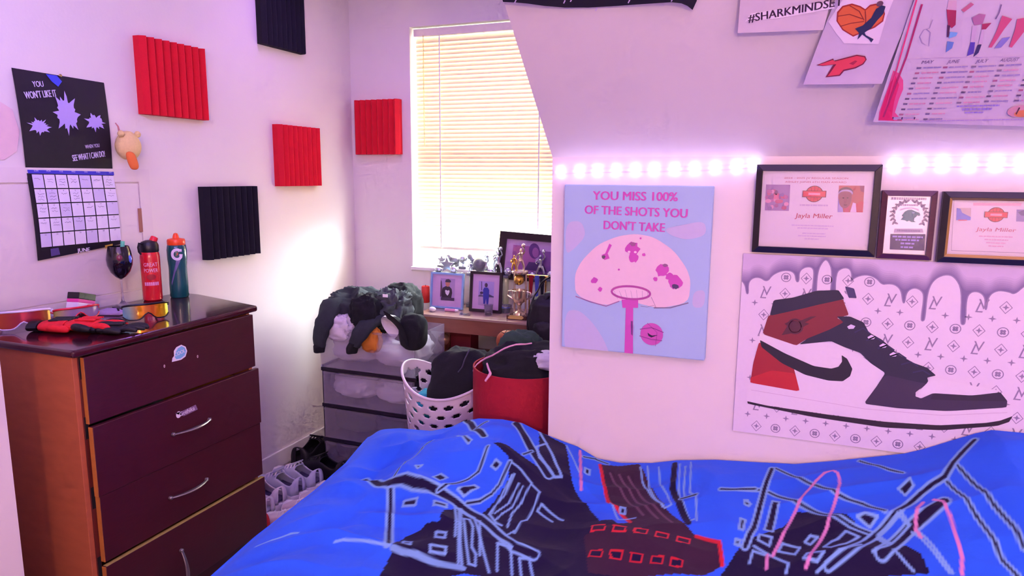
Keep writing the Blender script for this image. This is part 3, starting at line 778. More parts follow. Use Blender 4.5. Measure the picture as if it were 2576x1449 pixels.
# the shoe
def SP(P, col, layer): A.poly(rounded(P), col, layer)
WHT, RED, NVY = '#e2d8e3', '#8c1a2c', '#1d1838'
SP([(185, 935), (520, 993), (970, 1078), (1200, 1108), (1540, 1128), (1940, 1103), (1990, 1118), (1988, 1165), (1900, 1200), (1480, 1236), (1000, 1190), (500, 1122), (163, 1068), (158, 1000)], WHT, 8)
SP([(163, 1062), (300, 1093), (700, 1152), (1100, 1203), (1480, 1228), (1800, 1212), (1900, 1196), (1988, 1164), (1962, 1205), (1880, 1232), (1500, 1262), (1100, 1243), (600, 1168), (168, 1080)], '#231226', 9)
A.line([(190, 985), (520, 1040), (970, 1115), (1500, 1160), (1950, 1140)], 0.0012, '#c9b3c8', 9)
SP([(250, 600), (500, 678), (720, 640), (960, 760), (1112, 868), (1000, 1040), (962, 1078), (520, 993), (185, 935), (240, 650)], WHT, 9)
SP([(245, 655), (360, 710), (475, 800), (525, 996), (185, 935), (205, 800)], '#9c1a2c', 10)
SP([(187, 900), (330, 850), (490, 870), (525, 996), (185, 935)], '#b91c2c', 11)
SP([(785, 285), (850, 330), (870, 362), (930, 365), (976, 485), (880, 478), (830, 370)], '#e2d4e6', 9)
SP([(835, 272), (898, 288), (916, 355), (860, 352)], '#3c3364', 10)
SP([(310, 470), (560, 420), (820, 358), (862, 470), (780, 490), (832, 520), (730, 572), (560, 642), (500, 680), (268, 600)], '#7d1f30', 10)
SP([(345, 368), (480, 350), (640, 303), (790, 298), (832, 360), (640, 402), (560, 422), (318, 476)], NVY, 11)
SP([(778, 480), (870, 480), (962, 520), (1000, 590), (1090, 640), (1200, 740), (1310, 800), (1400, 832), (1460, 885), (1400, 900), (1410, 940), (1330, 980), (1190, 1070), (970, 1077), (1040, 980), (1112, 868), (1010, 800), (940, 730), (830, 690), (740, 650), (520, 672), (580, 630), (730, 570), (825, 520)], NVY, 11)
SP([(963, 1079), (1112, 880), (1330, 930), (1402, 940), (1320, 1000), (1320, 1030), (1360, 1042), (1440, 1006), (1700, 1022), (1900, 998), (1950, 1060), (1942, 1105), (1540, 1130), (1200, 1110)], '#352646', 12)
SP([(1315, 1020), (1400, 935), (1420, 890), (1640, 940), (1890, 988), (1880, 1006), (1700, 1022), (1440, 1006), (1352, 1042)], WHT, 13)
SP([(1440, 1008), (1700, 1024), (1900, 1000), (1950, 1062), (1700, 1060), (1420, 1050)], '#2a1d38', 13)
SP([(250, 640), (262, 690), (400, 800), (560, 880), (720, 920), (820, 925), (870, 890), (886, 840), (850, 770), (812, 745), (815, 790), (790, 825), (740, 838), (620, 820), (420, 732)], '#1a1228', 12)
# ball-and-wings mark on the collar
A.ell((492, 548), 0.020, 0.021, '#4f1a30', 12); A.ring((492, 548), 0.015, 0.016, 0.0015, '#7d1f30', 13); A.poly([(400, 608), (440, 545), (420, 530), (470, 505), (500, 520), (600, 480), (640, 478), (560, 520), (590, 530), (530, 560), (545, 575), (500, 590)], '#4f1a30', 13)
for x, y in ((876, 550), (1015, 622), (1096, 680), (1166, 740)): A.poly([(x-26, y), (x, y-16), (x+30, y-4), (x+18, y+14), (x-16, y+16)], '#d8cbe2', 12)
for k in range(6): A.line([(900+80*k, 590+55*k), (960+82*k, 560+58*k), (1010+82*k, 600+56*k)], 0.0035, '#2a2450', 12)
A.build('print', ps, step=0.00025)

# ================================================================== things on the sloping ceiling
def slope_sheet(name, label, cat, corners, m, off0=0.004, off1=0.010, t=0.0012):
    """sheet hung on the slope: its lower edge stands off1 away from the plaster, its upper edge off0"""
    TL, TR, BR, BL = (pslope(*c) for c in corners)
    th = thing(name, label, cat, BL.lerp(BR, 0.5)+SN*off1)
    n = 10; G = []
    for j in range(n+1):
        v_ = j/n
        G.append([TL.lerp(TR, i/n).lerp(BL.lerp(BR, i/n), v_)+SN*(off0+(off1-off0)*v_**2) for i in range(n+1)])
    mb_ = MB().grid(G); mb_.grid([[p+SN*t for p in r][::-1] for r in G])
    o_ = mb_.build('sheet', m, smooth=True, recalc=False); own(th, o_)
    return th, (TL, TR, BR, BL)
def slope_art(off, q=None): return Art(SK+SN*off, (1, 0, 0), SU, SN, q)
def slope_warp(A, zt, zb, off0, off1):
    def w(u, v_, off):
        f = min(max((zt-v_)/(zt-zb), 0), 1.2)
        return SK+A.U*u+A.V*v_+SN*(off0+(off1-off0)*f*f+0.0012+off)
    return w

# hashtag sheet
th, cr = slope_sheet('paper_sheet', 'white paper sheet with a handwritten hashtag, top of the slope', 'paper', ((1871, -120), (2130, -150), (2072, 57), (1858, 66)), mat('sheet_paper', '#d4c8d4', 0.7), 0.003, 0.022)
A = slope_art(0.0)
A.poly([(1876, 40), (1890, 22), (2090, -8), (2100, 8), (1960, 32)], '#efe6f0', 1)
A.text('#SHARKMINDSET', (1998, 14), 0.024, '#3b2238', 2, bold=0.022, width=0.180, rot=R2(7), shear=0.1)
vt, vb = (cr[0]-SK).dot(SU), (cr[3]-SK).dot(SU)
A.build('print', th, slope_warp(A, vt, vb, 0.003, 0.022))
# hanging strip with two stickers
th, cr = slope_sheet('paper_sheet', 'white paper strip with a basketball heart and a red letter P', 'paper', ((2128, -70), (2330, -60), (2218, 186), (2022, 189)), mat('sheet_paper_lilac', '#cdc0d8', 0.7), 0.003, 0.030)
A = slope_art(0.0, lambda u, v: (1800+u/3.32, v/3.32))
A.poly([(942, 155), (1070, -30), (1490, -30), (1430, 110), (1360, 325), (1075, 322), (1010, 250)], '#eee2f0', 1)
A.poly([(1010, 150), (1015, 80), (1060, 30), (1140, 10), (1210, 30), (1250, 55), (1290, 20), (1340, 10), (1400, 40), (1415, 90), (1400, 150), (1330, 200), (1250, 230), (1150, 270), (1060, 220)], '#a8362a', 2)
A.poly([(1022, 150), (1027, 85), (1068, 40), (1140, 22), (1205, 40), (1250, 68), (1292, 32), (1340, 22), (1390, 45), (1403, 90), (1388, 145), (1320, 190), (1245, 220), (1150, 258), (1068, 212)], '#e0703a', 3)
for L in ([(1025, 110), (1120, 95), (1230, 130)], [(1120, 25), (1200, 70), (1240, 140)], [(1040, 190), (1130, 165), (1240, 150)], [(1250, 68), (1255, 140), (1245, 220)]): A.line(L, 0.0018, '#8c3226', 4)
A.poly([(1165, 205), (1230, 180), (1300, 120), (1340, 50), (1390, 20), (1420, 30), (1400, 90), (1350, 140), (1300, 200), (1245, 235), (1255, 255), (1320, 285), (1300, 310), (1280, 285), (1225, 250), (1185, 290), (1200, 240)], '#2c3456', 5)
A.ell((1372, 8), 0.006, 0.006, '#6a4a5a', 5)
A.poly([(845, 485), (985, 435), (990, 450), (1180, 405), (1250, 415), (1262, 440), (1235, 475), (1170, 505), (1075, 525), (1040, 560), (920, 572), (985, 480), (900, 490)], '#7c2440', 2)
A.poly([(865, 482), (980, 444), (1000, 455), (1180, 413), (1243, 422), (1252, 440), (1228, 468), (1165, 496), (1068, 515), (1035, 550), (940, 562), (1010, 475), (900, 486)], '#e04a5a', 3)
A.poly([(1115, 470), (1165, 445), (1185, 450), (1150, 478)], '#b0304a', 4)
vt, vb = (cr[0]-SK).dot(SU), (cr[3]-SK).dot(SU)
A.build('print', th, slope_warp(A, vt, vb, 0.003, 0.030))
# schedule poster
th, cr = slope_sheet('schedule_poster', 'large white and pink sports schedule poster in the top right corner', 'poster', ((2415, -330), (2890, -330), (2700, 292), (2196, 279)), mat('glossy_poster', '#d6cadb', 0.3), 0.004, 0.034)
A = slope_art(0.0, lambda u, v: (2180+u/4.83, v/4.83))
A.poly([(640, -200), (660, -200), (205, 1295), (190, 1290)], '#e2407c', 2)
A.line([(670, 0), (480, 610), (200, 1290)], 0.0035, '#b02c68', 4)
A.poly([(140, 1330), (150, 1240), (260, 950), (320, 770), (390, 800), (440, 880), (440, 980), (390, 1090), (340, 1240), (430, 1335)], '#e85a94', 1); A.poly([(150, 1320), (180, 1190), (290, 900), (350, 830), (390, 930), (330, 1120), (300, 1290), (330, 1330)], '#e22a6c', 3)
A.poly([(310, 1290), (580, 1285), (575, 1318), (305, 1322)], '#b9a8cc', 2)
for x in (310, 420, 570): A.poly([(x, 1290), (x+16, 1290), (x+8, 1315), (x-6, 1315)], '#4a2a58', 3)
def leg(P, c1): A.poly(P, c1, 2)
leg([(965, 60), (1085, 70), (1075, 240), (1030, 280), (985, 250)], '#a83258'); leg([(975, 240), (1010, 250), (990, 380), (968, 385)], '#5a3050')
leg([(1010, 320), (1100, 330), (1080, 370), (990, 400)], '#7ab4e8'); leg([(975, 430), (1055, 440), (1030, 510), (955, 560)], '#6a8cd0'); leg([(990, -40), (1090, -40), (1085, 75), (970, 70)], '#d8b8cc')
leg([(1270, 160), (1360, 110), (1440, 120), (1400, 230), (1300, 245)], '#b478a4'); leg([(1395, 230), (1510, 215), (1440, 290), (1390, 295)], '#b03a60')
leg([(1280, 245), (1340, 250), (1300, 440), (1255, 440)], '#d2bcd8'); leg([(1390, 295), (1420, 290), (1400, 460), (1350, 460)], '#d2bcd8')
leg([(1255, 440), (1310, 440), (1290, 570), (1210, 600)], '#5a48b4'); leg([(1340, 470), (1388, 465), (1350, 560), (1285, 612)], '#3c3466')
leg([(1640, 130), (1760, 170), (1660, 290), (1510, 500), (1470, 500), (1560, 330)], '#d05a84'); leg([(1820, 170), (1930, 150), (1930, 280), (1850, 380), (1750, 500), (1720, 490), (1790, 300)], '#d05a84'); leg([(1540, 510), (1640, 390), (1735, 375), (1700, 420), (1620, 500)], '#8c88d0')
A.line([(1630, 0), (1600, 100), (1560, 170)], 0.002, '#7a6a94', 3); A.line([(1160, 80), (1230, 30), (1280, -10)], 0.008, '#c06a8c', 2)
A.line([(800, 180), (760, 280), (690, 300), (640, 380), (670, 450), (750, 490), (770, 330), (720, 290)], 0.0014, '#a596c0', 3)
A.line([(480, 640), (900, 620), (1930, 600)], 0.0012, '#cdb8d6', 2)
for k, (mo, x, y) in enumerate((('MAY', 730, 672), ('JUNE', 1045, 664), ('JULY', 1390, 655), ('AUGUST', 1720, 640), ('SEPT', 2080, 630))):
    A.text(mo, (x, y), 0.0115, '#6f5a80', 3, width=0.022 if k < 3 else 0.032, shear=0.2)
    for r in range(11 - (k > 1)*3):
        yy = y+68+r*58-(k*1.5); xx = x-125-r*19*(1.25 if k < 2 else 1.35)
        c0 = rd.choice(('#6a5a78', '#8c7c98', '#b06a8c', '#7a6a90'))
        u_, v_ = A.uv((xx, yy)); A.rect(u_, v_-0.0022, u_+0.008, v_+0.0022, c0, 3)
        greek(A, u_+0.012, u_+0.012+rd.uniform(0.024, 0.036), v_, 0.0034, rd.choice(('#e0a8c4', '#a89ac8', '#d898b8', '#9c90c0')), 3, rd, 0.3)
for y_, a_, b_, h_ in ((1165, 1085, 1590, 0.004), (1200, 1150, 1500, 0.006), (1235, 1180, 1400, 0.004)):
    greek(A, A.uv((a_, y_))[0], A.uv((b_, y_))[0], A.uv((a_, y_))[1], h_, '#a08cd8', 3, rd, 0.25, 0.6, 1.6)
A.ell((1840, 1215), 0.022, 0.015, '#d8a0b0', 2); A.ell((1880, 1240), 0.016, 0.009, '#e08a5a', 3); A.poly([(1830, 1170), (1845, 1175), (1800, 1250), (1785, 1245)], '#5a3040', 4)
greek(A, A.uv((640, 1318))[0], A.uv((1930, 1320))[0], A.uv((1200, 1318))[1], 0.003, '#bda6d8', 3, rd, 0.3)
vt, vb = (cr[0]-SK).dot(SU), (cr[3]-SK).dot(SU)
A.build('print', th, slope_warp(A, vt, vb, 0.004, 0.034), step=0.0003)
# black banner at the top
low = [(1266, 4), (1300, 2), (1330, 4), (1370, 12), (1420, 20), (1480, 22), (1540, 18), (1620, 9), (1690, 1), (1715, 3), (1730, 12), (1742, 26), (1752, 6), (1762, -40)]
lo3 = [pslope(x, y, 0.012) for x, y in low]
mb = MB(); rows = []
for j in range(6):
    rows.append([p+SU*(0.10*j)+SN*(0.006*math.sin(i*0.9+j*0.5)) for i, p in enumerate(lo3)])
mb.grid(rows); mb.grid([[p+SN*0.0015 for p in r][::-1] for r in rows])
o = mb.build('black_banner', mat('black_banner_cloth', '#120e22', 0.85, var=0.3, scale=60), smooth=True, recalc=False)
tag(o, 'black cloth banner with white specks hanging along the top edge', 'banner')
A = slope_art(0.0135)
for x, y in ((1297, 1), (1420, 2), (1437, -2), (1500, 21), (1582, 1), (1690, -3)): A.line([(x, y), (x+4, y-8)], 0.0025, '#d8c8e8', 1)
A.build('printed_specks', o, base=0.009)
# ================================================================== chest of drawers
m_side = mat('worn_brown_side', '#b4603c', 0.55, var=0.18, scale=14, stretch=(1, 1, 3))
m_front = mat('dark_cherry_front', '#471420', 0.38, var=0.28, scale=30, stretch=(2, 1, 10), bump=0.06, bscale=60)
m_dtop = mat('dark_cherry_top', '#42141f', 0.14, var=0.2, scale=18, stretch=(8, 1, 1), coat=0.25)
m_edge = mat('raw_board_edge', '#b5702e', 0.7, var=0.15)
m_hole = mat('dark_inside', '#0c0708', 0.9)
m_pull = mat('brushed_nickel', '#a79f9a', 0.35, 0.85)
ZT = 0.985
DX = -1.775; DXB = -2.275
dr = thing('chest_of_drawers', 'dark cherry chest of drawers with a missing handle and stickers', 'dresser', (-2.02, 1.64, 0))
def ring2(pts, z0_, z1_): return MB().prism([(x, y, z0_) for x, y in pts], (0, 0, 0), (0, 0, z1_-z0_))
foot = [(DX-0.02, 1.274), (DX-0.03, 1.972), (-2.16, 2.075), (DXB, 2.075), (DXB, 1.274)]
left = MB().box((DXB, 1.274, 0), (DX-0.014, 1.290, ZT-0.024)).build('side_panel', m_side, bevel=0.0015)
right = MB().prism([(DX-0.03, 1.956, 0), (DX-0.03, 1.972, 0), (-2.16, 2.075, 0), (-2.16, 2.059, 0)], (0, 0, 0), (0, 0, ZT-0.024)).build('side_panel', m_side)
back = MB().box((DXB, 1.290, 0.02), (DXB+0.006, 2.05, ZT-0.026)).build('back_panel', m_hole)
top_pts = [(DX+0.008, 1.262), (DX-0.006, 1.992), (-2.168, 2.098), (DXB, 2.098), (DXB, 1.262)]
topo = ring2(top_pts, ZT-0.022, ZT).build('top_board', m_dtop, bevel=0.008, segs=4)
own(dr, left, right, back, topo)
# face-frame stile, rails and drawers
stile = MB().box((DX-0.032, 1.2905, 0), (DX-0.014, 1.306, ZT-0.024)).build('stile', mat('stile_red_brown', '#5e1f18', 0.5, var=0.2), bevel=0.001)
own(dr, stile)
hol = []
for z_ in (0.93, 0.755, 0.545, 0.33):
    hol.append(MB().box((DX-0.0155, 1.293, z_-0.035), (DX-0.0130, 1.303, z_+0.03)).build('dark_gap_patch', m_hole))  # solid dark patches stand in for the shade inside open gaps
own(dr, *hol)
FY0, FY1 = 1.297, 1.955
fronts = [(0.764, 0.958, 0.0, 0), (0.548, 0.757, 0.010, 1), (0.343, 0.545, 0.004, 1), (0.12, 0.331, 0.008, 2)]
def pull(zc, yc, hang=False):
    P = []
    L = 0.075
    for k in range(13):
        t = -1+k/6
        P.append(Vector((0.004+0.020*(1-t*t), t*L, 0)))
    if hang:
        P = [Vector((p.x, 0.0, -(p.y+L))) for p in P]
    mb_ = MB(); mb_.tube(P, [0.0045+0.003*(1-abs(-1+k/6)) for k in range(13)], 8, flat=0.6)
    ends = [P[0], P[-1]] if not hang else [P[0]]
    for e in ends: mb_.lathe([(0.006, -0.004), (0.006, 0.004), (0.004, 0.007)], (e.x-0.002, e.y, e.z), 10, axis=(1, 0, 0))
    o_ = mb_.build('handle', m_pull, smooth=True); return o_
for k, (za, zb_, xo, hk) in enumerate(fronts):
    x1_ = DX+xo; y0_ = FY0+(0.006 if k == 2 else (0.003 if k == 3 else 0)); y1_ = FY1+(0.008 if k in (1, 2) else 0.012 if k == 3 else 0.004)
    dw = bpy.data.objects.new('drawer', None); COL.objects.link(dw); dw.location = (x1_, (y0_+y1_)/2, (za+zb_)/2)
    own(dr, dw)
    fo = MB().box((x1_-0.016, y0_+0.0015, za), (x1_, y1_-0.001, zb_)).build('drawer_front', m_front, bevel=0.002)
    ed = MB().box((x1_-0.0165, y0_, za+0.001), (x1_-0.001, y0_+0.0018, zb_-0.001)).build('raw_edge', m_edge)
    bxp = MB().box((-2.2, y0_+0.03, za+0.02), (x1_-0.016, y0_+0.042, zb_-0.03)); bxp.box((-2.2, y1_-0.042, za+0.02), (x1_-0.016, y1_-0.03, zb_-0.03))
    bxp.box((-2.2, y0_+0.03, za+0.02), (x1_-0.016, y1_-0.03, za+0.03))
    bo = bxp.build('drawer_box', m_edge)
    parts = [fo, ed, bo]
    if k == 3: parts.append(MB().box((x1_-0.0155, y0_+0.004, zb_-0.0005), (x1_-0.001, y1_-0.004, zb_+0.0008)).build('raw_edge', mat('pale_board_edge', '#b7a45a', 0.7)))
    if k in (1, 2):
        h = pull(0, 0); h.location = (x1_+0.001, 1.638 if k == 1 else 1.615, 0.643 if k == 1 else 0.437); parts.append(h)
    if k == 3:
        h = pull(0, 0, True); h.location = (x1_+0.001, 1.563, 0.245); parts.append(h)
    own(dw, *parts)
    if k == 0:
        A = Art((x1_+0.0004, 1.62, 0.89), (0, 1, 0), (0, 0, 1), (1, 0, 0), lambda u, v: (0+u/3.6229, 560+v/3.6229))
        A.poly([(1565, 1270), (1570, 1235), (1585, 1215), (1583, 1170), (1605, 1135), (1650, 1113), (1690, 1130), (1705, 1170), (1690, 1220), (1650, 1250), (1600, 1262)], '#f2ecf4', 1)
        A.poly([(1600, 1180), (1620, 1145), (1652, 1125), (1682, 1140), (1694, 1172), (1680, 1210), (1645, 1238), (1605, 1245), (1590, 1225)], '#7fc0e4', 2)
        A.text('COOL', (1637, 1187), 0.017, '#f6f2fa', 3, bold=0.02, width=0.042, rot=R2(8))
        A.build('sticker', dw, step=0.0003)
    if k == 0:
        for x, y in ((1497, 1308), (1800, 1220)):
            A = Art((x1_+0.0004, 1.62, 0.89), (0, 1, 0), (0, 0, 1), (1, 0, 0), lambda u, v: (0+u/3.6229, 560+v/3.6229)); A.ell((x, y), 0.003, 0.005, '#e0c8d0', 1); A.ell((x, y), 0.0014, 0.0014, '#1c0c10', 2); A.build('screw_hole', dw, step=0.0003)
    if k == 1:
        A = Art((x1_+0.0004, 1.62, 0.69), (0, 1, 0), (0, 0, 1), (1, 0, 0))
        A.ell((449, 1043), 0.010, 0.011, '#eadff0', 1); A.poly([(440, 1040), (458, 1034), (492, 1018), (497, 1030), (462, 1047)], '#8a6a90', 1)
        A.text('Gothika', (470, 1035), 0.020, '#f3ecf6', 2, bold=0.015, width=0.062, rot=R2(3))
        A.build('sticker', dw, step=0.0003)
bs = MB().box((DXB+0.01, 1.292, 0.0), (DX-0.03, 1.955, 0.10)).build('plinth', m_front); own(dr, bs)

# ================================================================== things on the chest
zt = ZT+0.0006
# goblet
c = Vector((-2.215, 1.790, zt))
gl = thing('stemmed_goblet', 'black stemmed goblet with a teal pick, below the calendar', 'goblet', c)
m_gb = mat('black_mirrored_glass', '#17121f', 0.08, 0.1, coat=0.6)
m_clr = mat('clear_glass', '#e6e0ee', 0.05, trans=0.85, var=0.0)
bw = [(0.004, 0.098), (0.018, 0.108), (0.032, 0.125), (0.041, 0.150), (0.043, 0.172), (0.039, 0.198), (0.034, 0.218), (0.0325, 0.218), (0.037, 0.198), (0.041, 0.172), (0.039, 0.150), (0.030, 0.128), (0.016, 0.112), (0.003, 0.104)]
g1_ = MB().lathe(bw, c, 28).build('bowl', m_gb, smooth=True)
g2_ = MB().lathe([(0.005, 0.100), (0.0038, 0.085), (0.0036, 0.050), (0.0042, 0.030), (0.006, 0.016)], c, 16).build('stem', m_clr, smooth=True)
g3_ = MB().lathe([(0.006, 0.018), (0.014, 0.008), (0.032, 0.003), (0.036, 0.0015), (0.036, 0.0), (0.004, 0.0)], c, 28).build('foot', m_clr, smooth=True)
g4_ = MB().tube([c+Vector((0.004, 0.008, 0.17)), c+Vector((0.006, 0.014, 0.235))], 0.007, 10).build('teal_pick', mat('teal_plastic', '#5cc8a8', 0.4), smooth=True)
g5_ = MB().ball(c+Vector((0.034, 0.010, 0.172)), (0.010, 0.012, 0.018)).build('blue_decoration', mat('blue_enamel', '#5a78dc', 0.15), smooth=True)
g6_ = MB().ball(c+Vector((0.026, -0.020, 0.178)), (0.012, 0.013, 0.016)).build('maroon_decoration', mat('maroon_enamel', '#7c3446', 0.2), smooth=True)
own(gl, g1_, g2_, g3_, g4_, g5_, g6_)
# red bottle
c = Vector((-2.222, 1.925, zt))
bt = thing('water_bottle', 'red water bottle with black lid and white lettering', 'bottle', c)
m_rb = mat('red_bottle_plastic', '#dc1c2e', 0.18, coat=0.4, var=0.05)
prof = [(0.030, 0.0), (0.034, 0.004), (0.0345, 0.05), (0.0345, 0.165), (0.033, 0.178), (0.030, 0.186), (0.010, 0.188)]
b1 = MB().lathe(prof, c, 32).build('body', m_rb, smooth=True)
m_lid = mat('black_lid_plastic', '#14111a', 0.4)
b2 = MB().lathe([(0.031, 0.184), (0.033, 0.188), (0.033, 0.210), (0.027, 0.222), (0.012, 0.228), (0.004, 0.229)], c, 28).build('lid', m_lid, smooth=True)
ax = Vector((0.25, 0.45, 1)).normalized()
b3 = MB().lathe([(0.013, 0), (0.0135, 0.004), (0.0135, 0.016), (0.011, 0.020), (0.002, 0.021)], c+Vector((0.006, 0.012, 0.222)), 20, axis=ax).build('spout_cap', mat('red_cap_plastic', '#e02038', 0.35), smooth=True)
b4 = MB().tube([c+Vector((0.0, -0.030, 0.216)), c+Vector((0, -0.043, 0.220)), c+Vector((0, -0.048, 0.205)), c+Vector((0, -0.046, 0.188)), c+Vector((0, -0.038, 0.178))], 0.0035, 8).build('carry_loop', m_lid, smooth=True)
own(bt, b1, b2, b3, b4)
def cyl_warp(c, r0, ang):
    def w(u, v, off):
        a = ang+u/r0; r = r0+off
        return c+Vector((r*math.cos(a), r*math.sin(a), v))
    return w
ang = math.atan2(-c.y, -c.x)
A = Art((0, 0, 0), (0, 1, 0), (0, 0, 1), (1, 0, 0))
A.text('GREAT', (0, 0.138), 0.020, '#f0b4d8', 1, pix=False, bold=0.006, width=0.048)
A.text('POWER', (0, 0.116), 0.020, '#f0b4d8', 1, pix=False, bold=0.006, width=0.048)
for k in range(16):
    u0_ = -0.016+0.002*k; hh_ = 0.011*math.sqrt(max(0, 1-((u0_+0.001)/0.016)**2)); A.rect(u0_, 0.092-hh_, u0_+0.002, 0.092+hh_, '#a8122c', 1)
greek(A, -0.025, 0.025, 0.066, 0.013, '#ec9ccc', 1, random.Random(2), 0.12, 0.35, 0.5)
A.build('lettering', bt, cyl_warp(c, 0.0346, ang))
# green squeeze bottle
c = Vector((-2.186, 2.018, zt))
bt = thing('squeeze_bottle', 'dark green squeeze bottle with orange cap and white letter G', 'bottle', c)
m_gbt = mat('green_bottle_plastic', '#14555a', 0.22, var=0.12, scale=8, coat=0.3)
prof = [(0.031, 0.0), (0.034, 0.005), (0.0345, 0.05), (0.033, 0.10), (0.033, 0.12), (0.0355, 0.15), (0.0360, 0.185), (0.033, 0.203), (0.028, 0.208), (0.01, 0.209)]
b1 = MB().lathe(prof, c, 32).build('body', m_gbt, smooth=True)
m_or = mat('orange_cap_plastic', '#f0501e', 0.35)
b2 = MB().lathe([(0.031, 0.203), (0.0325, 0.206), (0.0325, 0.222), (0.030, 0.227), (0.012, 0.231), (0.010, 0.240), (0.007, 0.248), (0.002, 0.250)], c, 28).build('cap', m_or, smooth=True)
own(bt, b1, b2)
A = Art((0, 0, 0), (0, 1, 0), (0, 0, 1), (1, 0, 0))
G = []
for k in range(19):
    a = R2(52+k*15.2); G.append((0.0165*math.cos(a), 0.170+0.0185*math.sin(a)))
A.line(G+[(0.0165, 0.166), (0.008, 0.166)], 0.010, '#e8e0f4', 1, pix=False)
A.rect(0.004, 0.180, 0.018, 0.190, '#e8e0f4', 1)
A.poly([(0.014, 0.184), (0.002, 0.176), (0.004, 0.172), (-0.010, 0.160), (0.001, 0.168), (-0.001, 0.173)], '#f0581e', 3, pix=False)
A.poly([(-0.004, 0.148), (0.012, 0.150), (-0.010, 0.10), (-0.026, 0.05), (-0.028, 0.06)], '#6c6a9c', 1, pix=False)
A.build('lettering', bt, cyl_warp(c, 0.0362, math.atan2(-c.y, -c.x)))

# ---- shield sunglasses
def sunglasses(label, c, rotz, lens, mfr, w=0.145, h=0.052, tiltx=0.0, arms=True):
    t = thing('sport_sunglasses', label, 'sunglasses', c, rotz, 'sport sunglasses on the chest')
    n = 20; rows = []
    def pt(u, z, off=0.0):
        a = (u-0.5)*R2(128); r = w*0.50+off
        return Vector((r*math.sin(a), -r*math.cos(a)*0.72+w*0.25, z))
    def hh(u):  # lower edge with a notch for the nose
        s_ = abs(u-0.5)*2
        return 0.004+0.022*math.exp(-(s_/0.20)**2)+0.010*max(0, s_-0.75)/0.25
    for j in range(6):
        rows.append([pt(i/n, hh(i/n)+(h-0.006*((i/n-0.5)*2)**4-hh(i/n))*j/5) for i in range(n+1)])
    mb_ = MB().grid(rows); mb_.grid([[p+Vector((0, 0.0015, 0)) for p in r][::-1] for r in rows])
    l_ = mb_.build('lens', lens, t, smooth=True, recalc=False)
    f_ = MB().tube([pt(i/n, h-0.006*((i/n-0.5)*2)**4+0.001, 0.001) for i in range(n+1)], 0.0035, 8).build('frame', mfr, t, smooth=True)
    MB().tube([pt(i/n, hh(i/n)-0.001, 0.001) for i in range(n+1)], 0.0022, 8).build('lower_rim', mfr, t, smooth=True)
    if arms:
        for sg in (0, 1):
            e = pt(sg, h-0.012); s_ = -1 if sg == 0 else 1
            P = [e, e+Vector((s_*0.006, 0.03, 0.001)), e+Vector((s_*0.003, 0.08, -0.002)), e+Vector((-s_*0.008, 0.115, -0.014)), e+Vector((-s_*0.012, 0.125, -0.026))]
            MB().tube(P, [0.004, 0.005, 0.0045, 0.004, 0.003], 8, flat=0.5).build('temple_arm', mfr, t, smooth=True)
    return t
m_wf = mat('white_frame_plastic', '#e8def4', 0.3); m_rf = mat('red_frame_plastic', '#d8203a', 0.3); m_bf = mat('black_frame_plastic', '#17131c', 0.3)
m_l1 = ramp_mat('orange_mirror_lens', [(0.0, '#e06a3a'), (0.5, '#b8365a'), (0.8, '#c05048'), (1.0, '#d8a048')], 'X', 0.12, 0.5)
m_l2 = ramp_mat('gold_blue_mirror_lens', [(0.0, '#8ad0e8'), (0.12, '#a8d8c8'), (0.30, '#f0a82a'), (0.60, '#e86a16'), (0.85, '#e8b41e'), (1.0, '#c8d838')], 'X', 0.12, 0.4)
s1 = sunglasses('white framed sport sunglasses with orange mirrored lens', (-2.14, 1.385, zt+0.004), R2(58), m_l1, m_wf, 0.155, 0.056)
s2 = sunglasses('black framed sport sunglasses with gold and blue lens near the front edge', (-1.925, 1.640, zt+0.003), R2(62), m_l2, m_bf, 0.150, 0.052)
s3 = sunglasses('red framed sunglasses lying behind the red gloves', (-2.13, 1.555, zt+0.003), R2(75), ramp_mat('smoky_lens', [(0, '#c8c060'), (0.3, '#a890b8'), (1.0, '#a080b0')], 'X', 0.15, 0.2), m_rf, 0.150, 0.040)

